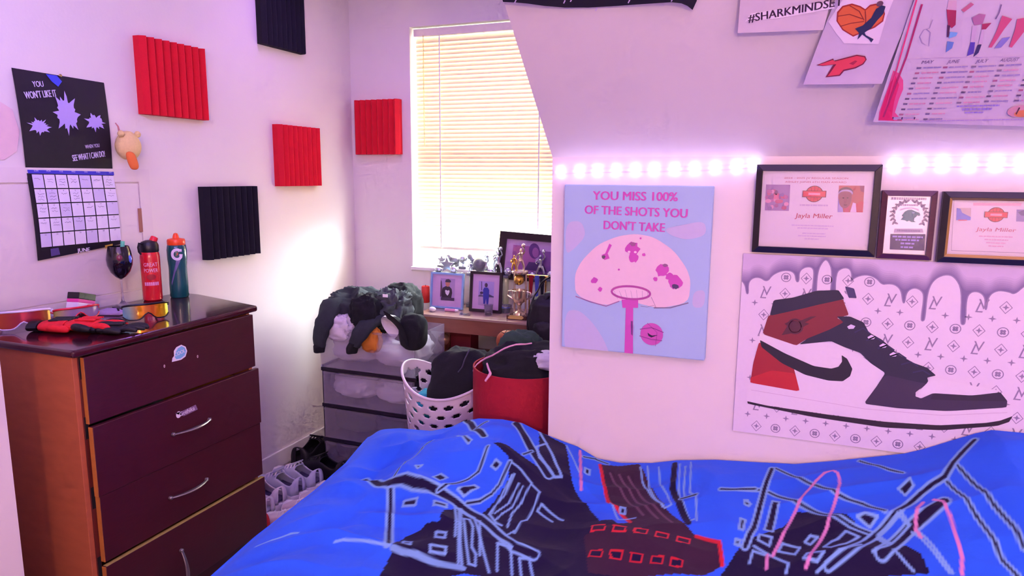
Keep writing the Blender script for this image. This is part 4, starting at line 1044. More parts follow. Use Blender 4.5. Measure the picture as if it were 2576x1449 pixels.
# ---- gloves
m_gr = mat('red_glove_fabric', '#e01c2c', 0.8, var=0.15, scale=80, bump=0.3); m_gk = mat('black_glove_leather', '#141216', 0.6, var=0.3, scale=60, bump=0.4)
def glove(label, c, rotz, mm, seed, sc=1.0):
    t = thing('batting_glove', label, 'glove', c, rotz, 'gloves on the chest'); rr = random.Random(seed)
    mb_ = MB(); rings = []
    for j in range(9):
        u = j/8; y = -0.05+0.10*u; wd = 0.036+0.008*math.sin(math.pi*u); hg = 0.013+0.006*math.sin(math.pi*u)
        rings.append([Vector((wd*math.cos(2*math.pi*k/14)+0.002*rr.uniform(-1, 1), y, 0.015+hg*math.sin(2*math.pi*k/14)+0.0015*rr.uniform(-1, 1))) for k in range(14)])
    mb_.loft(rings).build('palm', mm[0], t, smooth=True, subsurf=1)
    for k in range(4):
        x = -0.030+0.020*k; L = (0.060, 0.072, 0.068, 0.052)[k]; bend = rr.uniform(-0.012, 0.012)
        P = [(x, 0.040, 0.016), (x*1.12+bend*0.3, 0.050+L*0.4, 0.020), (x*1.22+bend, 0.050+L*0.8, 0.017), (x*1.25+bend*1.2, 0.050+L, 0.011)]
        MB().tube(P, [0.0105, 0.0112, 0.0102, 0.006], 10).build('finger', mm[1+k % 2], t, smooth=True, subsurf=1)
    MB().tube([(0.030, -0.02, 0.014), (0.050, 0.010, 0.018), (0.056, 0.040, 0.014), (0.055, 0.052, 0.010)], [0.012, 0.0125, 0.011, 0.006], 10).build('thumb', mm[1], t, smooth=True, subsurf=1)
    MB().tube([(0, -0.075, 0.015), (0, -0.048, 0.015)], 0.034, 14, flat=0.42).build('cuff', mm[2], t, smooth=True)
    for k in range(3):
        MB().box((-0.030+0.020*k, -0.02, 0.031), (-0.018+0.020*k, 0.042, 0.0355)).build('knuckle_stripe', mm[2], t, bevel=0.002)
    t.scale = (sc,)*3
    return t
glove('red batting glove with black stripes lying rearmost on the chest', (-2.04, 1.425, zt), R2(-60), (m_gr, m_gr, m_gk), 1, 1.05)
glove('red and black batting glove overlapping the other red one', (-1.955, 1.445, zt+0.006), R2(-70), (m_gr, m_gk, m_gr), 2, 1.0)
glove('plain black glove at the front edge of the chest', (-1.865, 1.465, zt+0.001), R2(-62), (m_gk, m_gk, m_gk), 3, 0.82)

# ---- small striped packet leaning at the back
t = thing('card_packet', 'small black and pink striped box tilted against the wall', 'box', (-2.225, 1.632, zt))
rz = Matrix.Rotation(R2(-14), 3, 'X') @ Matrix.Rotation(R2(12), 3, 'Z')
def slab(name, z0_, z1_, m):
    o_ = MB().box((-0.022, -0.040, z0_), (0.022, 0.040, z1_)).build(name, m, t, bevel=0.002); o_.rotation_euler = (R2(-16), 0, R2(14)); o_.location = (0, 0, 0.014); return o_
slab('lower_case', 0.0, 0.022, m_wf); slab('pink_band', 0.0215, 0.034, mat('hot_pink_card', '#e0409c', 0.4)); slab('black_lid', 0.0335, 0.056, m_bf)
# folded purple cloth under it and a teal-grey strap
o = MB().box((-0.05, -0.045, 0), (0.05, 0.045, 0.010)).build('folded_cloth', mat('lilac_cloth', '#a98fc0', 0.9, bump=0.4), bevel=0.004)
o.location = (-2.13, 1.68, zt); o.rotation_euler = (0, 0, R2(20)); tag(o, 'small folded lilac cloth behind the gold lens sunglasses', 'cloth')
# ================================================================== the nook under the window
def fnoise(p, s, seed=0.0): return noise.noise(Vector((p[0]*s+seed, p[1]*s+seed*0.7, p[2]*s-seed)))
def heap(name, m, c, r, seed, amp=0.3, fold=5.0, n=40, mth=26, parent=None, flat_bottom=True, power=0.75, rot=None):
    """crumpled cloth heap: a squashed ball pushed in and out by ridged noise so that it reads as folds"""
    c = Vector(c); rings = []
    for j in range(mth+1):
        th = math.pi*(0.03+0.94*j/mth); ring = []
        for k in range(n):
            ph = 2*math.pi*k/n
            d = Vector((math.sin(th)*math.cos(ph), math.sin(th)*math.sin(ph), -math.cos(th)))
            f = 1-abs(fnoise(d, fold*0.35, seed))*1.6
            g = 1-abs(fnoise(d, fold*0.8, seed+7))*1.3
            q = 1+amp*(f-0.6)+amp*0.5*(g-0.6)
            s_ = [abs(d[i])**power*(1 if d[i] >= 0 else -1) for i in range(3)]
            p = Vector((s_[0]*r[0]*q, s_[1]*r[1]*q, s_[2]*r[2]*(q if d.z > 0 else 1)))
            if rot: p = rot @ p
            ring.append(c+p)
        rings.append(ring)
    return MB().loft(rings).build(name, m, parent, smooth=True, sharp=75)
def sleeve(name, m, path, r, seed, flat=0.6, n=14, up=None, sub=5):
    P = []; Rr = []
    for i in range(len(path)-1):
        for k in range(sub):
            t = k/sub; P.append(Vector(path[i]).lerp(Vector(path[i+1]), t)); Rr.append(r[i]+(r[i+1]-r[i])*t)
    P.append(Vector(path[-1])); Rr.append(r[-1])
    for _ in range(2): P = [P[0]]+[(P[i-1]+P[i]*2+P[i+1])/4 for i in range(1, len(P)-1)]+[P[-1]]
    mb = MB().tube(P, Rr, n, flat=flat, up=up)
    mb.v = [tuple(Vector(v)+Vector((fnoise(v, 22, seed), fnoise(v, 22, seed+3), fnoise(v, 22, seed+5)))*0.010) for v in mb.v]
    return mb.build(name, m, smooth=True, sharp=80)

m_blkc = mat('black_fleece', '#14161c', 0.95, var=0.3, scale=60, bump=0.4, bscale=300)
m_grey = mat('charcoal_cloth', '#2b3138', 0.95, var=0.25, scale=60, bump=0.4, bscale=300)
m_whc = mat('white_cloth', '#d9d6e2', 0.9, var=0.06, scale=30, bump=0.3, bscale=200)
m_orc = mat('orange_cloth', '#c87a28', 0.85, var=0.2, scale=20)
m_redc = mat('red_cloth', '#a01828', 0.9, var=0.2)
m_smoke = sheer_mat('cloudy_drawer_plastic', '#cfc8da', 0.27, 0.35, 0.25)
m_dkpl = mat('dark_drawer_frame', '#1b1626', 0.4, var=0.1)

# ------------------------------------------------------------------ plastic drawer tower
UX0, UX1, UY0, UY1 = -2.062, -1.535, 2.715, 3.03
ut = thing('plastic_drawer_tower', 'cloudy plastic drawer tower with dark frame in the corner', 'drawers', ((UX0+UX1)/2, (UY0+UY1)/2, 0), R2(0))
zs = [0.02, 0.17, 0.345, 0.528, 0.72]
parts = []
mb = MB()
for x in (UX0, UX1-0.012):
    mb.box((x, UY0+0.012, 0), (x+0.012, UY1, 0.545))
mb.box((UX0+0.012, UY1-0.008, 0), (UX1-0.012, UY1, 0.545))
parts.append(mb.build('tower_frame', m_dkpl, bevel=0.002))
for z_ in zs[:4]:
    parts.append(MB().box((UX0, UY0+0.003, z_-0.012), (UX1, UY1, z_+0.006)).build('shelf_rail', m_dkpl, bevel=0.002))
cont = [m_grey, mat('navy_cloth', '#2b2f4a', 0.9), mat('lilac_clothes', '#9a8fb0', 0.9, var=0.3, scale=20), m_whc]
for k in range(4):
    za, zb_ = zs[k]+0.008, zs[k+1]-0.014
    if k == 3: zb_ = 0.735
    lip = 0.0
    x0_, x1_ = UX0+0.014, UX1-0.014
    if k == 3: x0_ -= 0.012; x1_ += 0.012
    mb = MB()
    mb.box((x0_, UY0, za), (x1_, UY0+0.004, zb_-0.0105)); mb.box((x0_, UY1-0.014, za), (x1_, UY1-0.010, zb_))
    mb.box((x0_, UY0+0.0045, za+0.0045), (x0_+0.004, UY1-0.0145, zb_)); mb.box((x1_-0.004, UY0+0.0045, za+0.0045), (x1_, UY1-0.0145, zb_)); mb.box((x0_, UY0+0.0045, za), (x1_, UY1-0.0145, za+0.004))
    mb.box((x0_-0.002, UY0-0.006, zb_-0.010), (x1_+0.002, UY0+0.004, zb_))
    d_ = mb.build('drawer', m_smoke, bevel=0.001); parts.append(d_)
own(ut, *parts)
for k in range(4):
    za, zb_ = zs[k]+0.012, zs[k+1]-0.02
    if k == 3: zb_ = 0.70
    for q, (fx, sx) in enumerate(((0.27, 0.125), (0.72, 0.125))):
        m_ = (m_grey, _mc['navy_cloth'], m_whc, m_whc)[k] if (q+k) % 2 == 0 else (_mc['navy_cloth'], m_grey, m_whc, m_whc)[k]
        o = heap('folded_clothes', m_, (UX0+(UX1-UX0)*fx, UY0+0.16, (za+zb_)/2+0.006), (sx, 0.135, (zb_-za)/2-0.004), 3.1*k+q, 0.18, 6)
        tag(o, '%s clothes in the %s of the plastic tower, %s half' % (('dark', 'navy', 'white', 'white')[k], ('lowest drawer', 'second lowest drawer', 'second highest drawer', 'open top bin')[k], ('left', 'right')[q]), 'clothes', 'clothes in the plastic drawers')

# ------------------------------------------------------------------ clothes piled on the tower
def K(x, y, Y): return px(x, y, 'Y', Y)
jk = thing('black_hoodie', 'black hoodie slumped over the plastic tower with both sleeves hanging', 'hoodie', K(905, 800, 2.85))
h1 = heap('body', m_grey, K(905, 795, 2.90), (0.145, 0.14, 0.135), 1.3, 0.28, 6, 52, 32)
h1b = heap('hood', m_blkc, K(925, 785, 2.78), (0.075, 0.07, 0.085), 4.4, 0.3, 6)
s1_ = sleeve('sleeve', m_grey, [K(868, 752, 2.86), K(832, 770, 2.76), K(815, 810, 2.70), K(806, 845, 2.685), K(804, 870, 2.685)], [0.055, 0.060, 0.052, 0.042, 0.034], 2.2)
s1c = sleeve('cuff', m_blkc, [K(804, 868, 2.685), K(803, 884, 2.685)], [0.036, 0.031], 2.9)
s2_ = sleeve('sleeve', m_grey, [K(955, 800, 2.80), K(925, 815, 2.72), K(903, 840, 2.69), K(890, 865, 2.685)], [0.050, 0.048, 0.046, 0.038], 5.2)
s2c = sleeve('cuff', m_blkc, [K(891, 862, 2.685), K(885, 886, 2.685)], [0.040, 0.035], 5.9)
tg = MB().box((-0.013, -0.001, -0.007), (0.013, 0.001, 0.007)).build('tag', mat('white_tag', '#f4f0f4', 0.6)); tg.location = K(969, 744, 2.74)
own(jk, h1, h1b, s1_, s1c, s2_, s2c, tg)
o = heap('grey_jacket', mat('slate_cloth', '#454a50', 0.95, var=0.3, scale=40, bump=0.4), K(985, 780, 2.88), (0.085, 0.10, 0.095), 8.1, 0.42, 8, 52, 32); tag(o, 'crumpled slate grey jacket right of the hoodie', 'jacket')
o = heap('black_sweater', m_blkc, K(1012, 772, 3.00), (0.095, 0.09, 0.115), 6.6, 0.22, 5); tag(o, 'black sweater bunched up against the window wall', 'sweater')
o = heap('white_shirt', m_whc, K(862, 826, 2.76), (0.075, 0.055, 0.065), 9.3, 0.35, 8); tag(o, 'white shirt between the two hanging hoodie sleeves', 'shirt')
o = heap('orange_cloth', m_orc, K(935, 855, 2.735), (0.050, 0.030, 0.062), 2.7, 0.25, 6); tag(o, 'orange cloth stuffed into the open top bin', 'cloth')
# cap: white front panels, black rear panels and peak
cp = thing('baseball_cap', 'white and black baseball cap hanging over the tower edge', 'cap', K(985, 830, 2.68))
cc = K(985, 828, 2.70); ax_ = Matrix.Rotation(R2(-60), 3, 'X') @ Matrix.Rotation(R2(20), 3, 'Y')
def dome(a0, a1, m, name, r=0.070):
    rows = []
    for j in range(9):
        th = R2(88*j/8); rows.append([cc+ax_ @ Vector((r*math.sin(th)*math.cos(R2(a)), r*math.sin(th)*math.sin(R2(a)), r*0.85*math.cos(th))) for a in np.linspace(a0, a1, 13)])
    mb_ = MB().grid(rows); return mb_.build(name, m, smooth=True)
c1_ = dome(100, 280, mat('white_twill', '#e6e2ea', 0.85), 'white_panels'); c2_ = dome(-80, 100, m_blkc, 'black_panels')
rows = []
for j in range(5):
    rr_ = 0.068+0.055*j/4; rows.append([cc+ax_ @ Vector((rr_*math.cos(R2(a))*0.95, rr_*math.sin(R2(a)), -0.004-0.012*abs(math.sin(R2(a+30)))*j/4)) for a in np.linspace(-85, 25, 13)])
c3_ = MB().grid(rows).grid([[p+Vector((0, 0, 0.003)) for p in r][::-1] for r in rows]).build('peak', m_blkc, smooth=True)
own(cp, c1_, c2_, c3_)
o = heap('black_beanie', m_blkc, K(1040, 835, 2.74), (0.062, 0.06, 0.085), 12.2, 0.12, 4); tag(o, 'black knit hat between the cap and the desk', 'hat')

# ------------------------------------------------------------------ desk
m_desk = mat('brown_desk_board', '#8a5444', 0.35, var=0.15, scale=12, stretch=(1, 6, 6)); m_dtp = mat('pale_desk_top', '#a98c80', 0.22, var=0.08, scale=10)
ZD = 0.77
dk_ = thing('desk', 'brown desk below the window covered with trophies and photos', 'desk', (-1.25, 3.2, 0))
parts = [MB().box((-1.712, 3.04, ZD-0.014), (-0.70, 3.372, ZD)).build('desk_top', m_dtp, bevel=0.003),
         MB().box((-1.706, 3.046, ZD-0.085), (-0.705, 3.064, ZD-0.0145)).build('apron', m_desk, bevel=0.002)]
for x, y in ((-1.70, 3.07), (-1.70, 3.325), (-0.75, 3.07), (-0.75, 3.325)):
    parts.append(MB().box((x, y, 0), (x+0.04, y+0.04, ZD-0.0145)).build('leg', m_desk, bevel=0.002))
parts.append(MB().box((-1.66, 3.05, 0.52), (-0.75, 3.36, 0.535)).build('lower_shelf', m_desk, bevel=0.002))
own(dk_, *parts)
zd = ZD+0.0005
def D(x, y): return px(x, y, 'Z', zd)
# red candle jar
c = K(1071, 768, 3.33); c.z = zd
t = thing('red_candle', 'red pillar candle at the left end of the desk', 'candle', c)
MB().lathe([(0.020, 0), (0.022, 0.003), (0.022, 0.088), (0.019, 0.092), (0.004, 0.088)], (0, 0, 0), 20).build('wax', mat('red_wax', '#d8302a', 0.45), t, smooth=True)
MB().tube([(0, 0, 0.086), (0.001, 0, 0.099)], 0.0012, 6).build('wick', m_hole, t)
# photo frames on the desk
def desk_frame(label, X0, X1, z1_, Y, w, mfr, mboard, lean=6, thick=0.014):
    t_ = thing('photo_frame', label, 'photo frame', ((X0+X1)/2, Y, zd), 0, 'photos on the desk')
    W_, H2 = X1-X0, z1_-zd
    rx = Matrix.Rotation(R2(-lean), 3, 'X')
    def bx(lo, hi, name, m, bev=0.0):
        mb_ = MB().box(lo, hi); mb_.v = [tuple(rx @ Vector(v)) for v in mb_.v]; return mb_.build(name, m, t_, bevel=bev)
    mb_ = MB()
    for lo, hi in four(-W_/2, W_/2, 0, H2, w): mb_.box((lo[0], -thick, lo[1]), (hi[0], 0, hi[1]))
    mb_.v = [tuple(rx @ Vector(v)) for v in mb_.v]; mb_.build('frame', mfr, t_)
    bx((-W_/2+w*0.8, -thick*0.45, w*0.8), (W_/2-w*0.8, -thick*0.3, H2-w*0.8), 'mat_board', mboard)
    bx((-0.02, 0.0, 0.0), (0.02, 0.004, H2*0.6), 'back_stand', mfr)
    A_ = Art((0, 0, 0), (1, 0, 0), (0, 0, 1), (0, -1, 0))
    def wp(u, v, off): return Vector(((X0+X1)/2, Y, zd))+rx @ Vector((u, -thick*0.45-off, v))
    return t_, A_, wp, W_, H2
m_lav = mat('lavender_mat_board', '#c8a6d4', 0.7)
q0, q1 = K(1083, 690, 3.22), K(1166, 775, 3.22)
t, A, wp, W_, H2 = desk_frame('pale blue edged photo of a child in a dark cap', q0.x, q1.x, q0.z+0.012, 3.22, 0.010, mat('blue_acrylic_edge', '#8fb6e6', 0.1), m_lav)
cx, cz = 0, H2*0.52
A.rect(-0.040, 0.042, 0.044, 0.158, '#a98fc4', 1)
A.poly([(-0.030, 0.042), (-0.032, 0.085), (-0.026, 0.108), (-0.008, 0.118), (0.014, 0.116), (0.026, 0.104), (0.030, 0.085), (0.026, 0.060), (0.030, 0.042)], '#3a2c3a', 2, pix=False)
A.ell((0.002, 0.132), 0.013, 0.017, '#c08070', 3, pix=False); A.poly([(-0.013, 0.138), (-0.010, 0.152), (0.006, 0.156), (0.018, 0.150), (0.022, 0.142), (0.016, 0.138)], '#4c4450', 4, pix=False)
A.poly([(-0.012, 0.092), (-0.008, 0.098), (0.003, 0.094), (0.012, 0.098), (0.015, 0.090), (0.010, 0.076), (0.003, 0.068), (-0.008, 0.078)], '#d8d0e4', 3, pix=False)
A.poly([(-0.040, 0.150), (-0.034, 0.140), (-0.028, 0.100), (-0.032, 0.060), (-0.040, 0.060)], '#5c4458', 2, pix=False); A.rect(-0.034, 0.042, 0.044, 0.058, '#4c3a56', 3)
A.build('photograph', t, wp)
q0, q1 = K(1182, 684, 3.21), K(1262, 782, 3.21)
t, A, wp, W_, H2 = desk_frame('dark framed photo of a standing person in blue', q0.x, q1.x, q0.z+0.004, 3.21, 0.014, mat('dark_walnut_frame', '#2a1c22', 0.35), m_lav)
A.rect(-0.042, 0.035, 0.044, 0.158, '#a898d8', 1); A.rect(-0.042, 0.035, 0.044, 0.080, '#b09ac4', 2)
A.poly([(-0.042, 0.082), (-0.03, 0.090), (-0.01, 0.084), (0.02, 0.092), (0.044, 0.084), (0.044, 0.078), (-0.042, 0.078)], '#5c5478', 3, pix=False)
A.poly([(-0.012, 0.042), (-0.015, 0.080), (-0.016, 0.115), (-0.010, 0.126), (0.010, 0.126), (0.018, 0.115), (0.018, 0.080), (0.016, 0.042), (0.006, 0.042), (0.002, 0.070), (-0.002, 0.042)], '#3436a0', 4, pix=False)
A.ell((0.0, 0.139), 0.0085, 0.011, '#4c3c5a', 5, pix=False); A.line([(-0.026, 0.156), (-0.024, 0.110)], 0.003, '#2c2850', 4, pix=False); A.ell((-0.024, 0.098), 0.009, 0.007, '#4a3656', 5, pix=False)
A.build('photograph', t, wp)
# large frame leaning on the sill
t = thing('photo_frame', 'large dark picture frame with two portraits leaning against the window', 'photo frame', (-1.10, 3.36, WZ0), 0, 'photos on the desk')
YB = 3.355
TL, TR, BL, BR = K(1262, 580, YB), K(1470, 598, YB), K(1250, 700, YB), K(1455, 716, YB)
e1 = (TR-TL).normalized(); e3_ = Vector((0, 0, 1)); 
def qd(a, b_, off): # unit coordinates on the frame
    return TL.lerp(TR, a).lerp(BL.lerp(BR, a), b_)+Vector((0, -off, 0))
def fquad(lo, hi, y0_, y1_): 
    (a0, b0_), (a1, b1_) = lo, hi
    return [qd(a0, b0_, y0_), qd(a1, b0_, y0_), qd(a1, b1_, y0_), qd(a0, b1_, y0_)], Vector((0, -(y1_-y0_), 0))
parts = []
mb = MB()
for lo, hi in (((0, 0), (0.085, 1)), ((0.915, 0), (1, 1)), ((0.085, 0), (0.915, 0.15)), ((0.085, 0.85), (0.915, 1))):
    l_, d_ = fquad(lo, hi, 0, 0.018); mb.prism(l_, (0, 0, 0), d_)
parts.append(mb.build('frame', mat('dark_walnut_frame', '#2a1c22', 0.35)))
l_, d_ = fquad((0.07, 0.13), (0.93, 0.87), 0.002, 0.006); parts.append(MB().prism(l_, (0, 0, 0), d_).build('mat_board', m_lav))
for lo, hi, cl in (((0.17, 0.27), (0.46, 0.80), '#b06aa8'), ((0.50, 0.35), (0.86, 0.84), '#8e5aa4')):
    l_, d_ = fquad(lo, hi, 0.006, 0.0066); parts.append(MB().prism(l_, (0, 0, 0), d_).build('photograph', ink(cl)))
own(t, *parts)
A = Art(qd(0.5, 0.5, 0.0068), e1, (0, 0, 1), (0, -1, 0))
A.ell((1345, 632), 0.030, 0.040, '#6c3f86', 1); A.ell((1348, 636), 0.018, 0.026, '#a868a8', 2); A.poly([(1318, 680), (1330, 660), (1365, 662), (1375, 684)], '#54386e', 2)
A.ell((1305, 632), 0.026, 0.020, '#c074a0', 1); A.ell((1295, 640), 0.012, 0.012, '#9a5a90', 2)
A.build('portraits', t)

# ------------------------------------------------------------------ trophies
m_slv = mat('silver_plated', '#c6ccd8', 0.22, 0.75); m_gld = mat('gold_plated', '#d8a94e', 0.25, 0.8); m_pgl = mat('pale_gold_plated', '#e0c8b0', 0.2, 0.75)
m_mrb = mat('grey_marble', '#6e7078', 0.25, var=0.5, scale=30); m_colm = mat('pearly_green_column', '#b9c6a0', 0.15, var=0.25, scale=25, stretch=(1, 1, 0.2), coat=0.5); m_pol = mat('polished_brown_base', '#4a2c22', 0.2)
def figure(mb, c, s, pose, mi=0):
    """little cast player; c: feet, s: height"""
    c = Vector(c); P = lambda x, y, z: c+Vector((x*s, y*s, z*s))
    for sg in (-1, 1):
        kx = 0.10*sg+(0.05 if pose else 0)*sg
        mb.tube([P(0.10*sg*1.5, 0, 0.0), P(kx, -0.03, 0.24), P(0.05*sg, 0, 0.48)], [0.035*s, 0.05*s, 0.065*s], 7, mi)
    mb.tube([P(0, 0, 0.44), P(0, 0, 0.58), P(0, 0.01, 0.74), P(0, 0.01, 0.80)], [0.085*s, 0.08*s, 0.11*s, 0.05*s], 8, mi)
    mb.ball(P(0, 0, 0.88), (0.06*s, 0.065*s, 0.08*s), 8, 6, mi)
    up = 1 if pose else -1
    mb.tube([P(0.10, 0, 0.74), P(0.19, -0.04, 0.74+0.12*up), P(0.15, -0.08, 0.74+0.28*up)], [0.04*s, 0.035*s, 0.028*s], 7, mi)
    mb.tube([P(-0.10, 0, 0.74), P(-0.20, -0.05, 0.62), P(-0.12, -0.14, 0.58)], [0.04*s, 0.035*s, 0.028*s], 7, mi)
    mb.ball(P(0.15, -0.09, 0.74+0.36*up) if pose else P(-0.10, -0.19, 0.58), 0.085*s, 10, 6, mi)
def column_trophy(label, c, wid, ztop, topper):
    t_ = thing('column_trophy', label, 'trophy', c, 0, 'trophies behind the photos')
    H3 = ztop-c[2]
    MB().box((-wid/2-0.012, -0.028, 0), (wid/2+0.012, 0.028, 0.022)).build('base', m_mrb, t_, bevel=0.003)
    for sg in (-1, 1):
        MB().lathe([(0.013, 0.022), (0.0145, 0.026), (0.0145, H3-0.030), (0.013, H3-0.026)], (sg*(wid/2-0.012), 0, 0), 14).build('column', m_colm, t_, smooth=True)
    MB().box((-wid/2-0.010, -0.026, H3-0.026), (wid/2+0.010, 0.026, H3-0.012)).build('top_plate', m_mrb, t_, bevel=0.003)
    if topper == 'star':
        P = [Vector(((0.045 if k % 2 == 0 else 0.020)*math.cos(R2(90+36*k)), 0, H3+0.028+(0.045 if k % 2 == 0 else 0.020)*math.sin(R2(90+36*k)))) for k in range(10)]
        MB().prism(P, (0, -0.006, 0), (0, 0.006, 0)).build('star', m_slv, t_, bevel=0.002)
        
        for cc_, rr2 in (((0.045, -0.014, H3+0.004), (0.022, 0.016, 0.020)), ((-0.050, -0.010, H3), (0.024, 0.016, 0.014))): MB().ball(cc_, rr2).build('rosette', m_slv, t_, smooth=True)
    elif topper == 'ball':
        MB().ball((0, 0, H3+0.034), 0.040, 18, 12).build('ball', m_mrb, t_, smooth=True); 
        for fx, fs_, fp in ((0.040, 0.085, True), (-0.050, 0.065, False)): mb_ = MB(); figure(mb_, (fx, -0.014, H3-0.012), fs_, fp); mb_.build('player_figure', m_slv, t_, smooth=True)
    else:
        mb_ = MB(); figure(mb_, (-0.02, 0, H3-0.012), 0.125, True); mb_.build('player_figure', m_slv, t_, smooth=True)
        
        for cc_, rr2 in (((0.040, -0.010, H3+0.008), (0.022, 0.018, 0.022)), ((-0.06, -0.010, H3+0.002), (0.018, 0.014, 0.016))): MB().ball(cc_, rr2).build('rosette', m_slv, t_, smooth=True)
    return t_
zc = K(1150, 682, 3.30).z
for lab, x, wd, zz, tp in (('column trophy topped by a silver star above the child photo', 1126, 0.150, 0, 'star'), ('column trophy topped by a grey ball between the two small photos', 1208, 0.120, 0.006, 'ball'),
                           ('column trophy with a silver player above the blue photo', 1262, 0.070, 0.004, 'player'), ('rightmost column trophy with a silver player, beside the black bag', 1368, 0.080, 0.0, 'player')):
    p = K(x, 760, 3.325); column_trophy(lab, (p.x, 3.325, zd), wd, zc+zz, tp)
# a row of small silver trophies along the window sill
m_dsl = mat('dull_silver', '#8f949c', 0.35, 0.6)
for lab, x, hgt, tp in (('leftmost small silver star trophy on the window sill', 1112, 0.075, 0), ('grey animal shaped trophy on the sill above the child photo', 1142, 0.085, 1), ('small silver rosette trophy on the sill above the child photo', 1166, 0.070, 2),
                        ('grey animal shaped trophy on the sill between the small photos', 1196, 0.095, 1), ('silver player trophy on the sill above the dark framed photo', 1226, 0.115, 3), ('dark silver player trophy on the sill left of the large frame', 1250, 0.125, 3)):
    p = K(x, 660, 3.405); t = thing('sill_trophy', lab, 'trophy', (p.x, 3.405, WZ0+0.0025), 0, 'small trophies on the window sill')
    MB().box((-0.022, -0.018, 0), (0.022, 0.018, 0.014)).build('base', m_mrb, t, bevel=0.002)
    if tp == 0:
        P = [Vector(((0.030 if k % 2 == 0 else 0.013)*math.cos(R2(90+36*k)), 0, 0.042+(0.030 if k % 2 == 0 else 0.013)*math.sin(R2(90+36*k)))) for k in range(10)]
        MB().prism(P, (0, -0.005, 0), (0, 0.005, 0)).build('star', m_slv, t, bevel=0.001)
    elif tp == 1:
        mb = MB(); mb.ball((0, 0, 0.040), (0.034, 0.016, 0.022)); mb.ball((-0.030, -0.002, hgt-0.026), (0.017, 0.014, 0.017))
        for sx in (-0.024, -0.010, 0.014, 0.026): mb.tube([(sx, 0, 0.034), (sx*1.05, 0, 0.013)], [0.008, 0.007], 8)
        mb.tube([(0.030, 0, 0.046), (0.046, 0, 0.058), (0.050, 0, 0.068)], [0.006, 0.005, 0.003], 8); mb.tube([(-0.014, 0, 0.05), (-0.026, 0, hgt-0.03)], [0.016, 0.013], 8)
        mb.build('animal_figure', m_dsl, t, smooth=True)
    elif tp == 2:
        MB().lathe([(0.008, 0.014), (0.005, 0.026), (0.016, 0.034), (0.026, 0.048), (0.028, 0.058), (0.020, 0.068), (0.004, 0.070)], (0, 0, 0), 14).build('rosette', m_slv, t, smooth=True)
    else:
        mb = MB(); figure(mb, (0, 0, 0.012), hgt*0.8, x > 1240); mb.build('player_figure', m_slv if x < 1240 else m_dsl, t, smooth=True)
# tall gold cup trophy in front
p = K(1304, 800, 3.12)
t = thing('cup_trophy', 'tall pale gold cup trophy with player figures and gold name plate', 'trophy', (p.x, 3.13, zd), 0, 'trophies behind the photos')
MB().box((-0.052, -0.040, 0), (0.052, 0.040, 0.020)).build('base', m_pol, t, bevel=0.003)
MB().prism([(-0.042, -0.041, 0.003), (0.030, -0.041, 0.003), (0.040, -0.041, 0.012), (0.030, -0.041, 0.021), (-0.030, -0.041, 0.021), (-0.042, -0.041, 0.012)], (0, 0, 0), (0, -0.002, 0)).build('name_plate', mat('bright_brass', '#f0d080', 0.2, 0.6), t)
MB().lathe([(0.032, 0.020), (0.030, 0.030), (0.012, 0.040), (0.009, 0.060), (0.016, 0.075), (0.030, 0.085), (0.038, 0.110), (0.040, 0.140), (0.037, 0.142), (0.034, 0.110), (0.022, 0.088), (0.004, 0.084)], (0, 0, 0), 24).build('cup', m_pgl, t, smooth=True)
for sg in (-1, 1):
    MB().tube([(sg*0.036, 0, 0.135), (sg*0.058, 0, 0.132), (sg*0.060, 0, 0.110), (sg*0.030, 0, 0.092)], 0.0035, 8).build('cup_handle', m_pgl, t, smooth=True)
for sg in (-1, 1):
    MB().tube([(sg*0.030, 0.012, 0.020), (sg*0.030, 0.012, 0.225)], 0.005, 10).build('column', m_pgl, t, smooth=True)
MB().lathe([(0.040, 0.222), (0.042, 0.226), (0.042, 0.232), (0.038, 0.236)], (0, 0.004, 0), 20).build('upper_plate', m_pgl, t, smooth=True)
MB().ball((0.0, -0.004, 0.192), 0.026, 16, 10).build('gold_ball', m_gld, t, smooth=True)
mb = MB(); figure(mb, (0.006, 0, 0.234), 0.115, True); mb.build('player_figure', m_pgl, t, smooth=True)
mb = MB(); figure(mb, (-0.030, 0.004, 0.234), 0.080, False); mb.build('player_figure', m_gld, t, smooth=True)
# medals hung on a small stand at the right
p = K(1350, 745, 3.17)
st_ = thing('medal_stand', 'small gold stand behind the cup trophy hung with medals', 'stand', (p.x, 3.18, zd))
MB().box((-0.045, -0.03, 0), (0.045, 0.03, 0.012)).build('base', m_pol, st_, bevel=0.002)
for x in (-0.042, 0.042): MB().tube([(x, 0, 0.01), (x, 0, 0.205)], 0.004, 8).build('post', m_gld, st_, smooth=True)
MB().tube([(-0.055, 0, 0.205), (0.055, 0, 0.205)], 0.009, 10).build('gold_bar', m_gld, st_, smooth=True)
def medal(label, x, y, L, mrib, mdisc):
    t_ = thing('medal', label, 'medal', (p.x+x, y, zd+0.205-L), 0, 'medals on the stand')
    MB().prism([(-0.012, 0, L+0.008), (0.012, 0, L+0.008), (0.006, 0, 0.018), (-0.006, 0, 0.018)], (0, -0.0008, 0), (0, 0.0008, 0)).build('ribbon', mrib, t_)
    MB().lathe([(0.004, -0.002), (0.016, -0.002), (0.017, 0), (0.016, 0.002), (0.004, 0.002)], (0, 0, 0), 20, axis=(0, -1, 0)).build('disc', mdisc, t_, smooth=True)
medal('silver medal on a red ribbon behind the cup trophy', -0.028, 3.165, 0.10, m_redc, m_slv)
medal('silver blue medal on a blue ribbon, middle of the stand', 0.002, 3.166, 0.13, mat('blue_ribbon', '#4a58b0', 0.8), mat('blue_silver', '#8a94c8', 0.25, 0.6))
medal('bronze medal on a dark ribbon beside the black bag', 0.030, 3.165, 0.115, m_blkc, m_pgl)
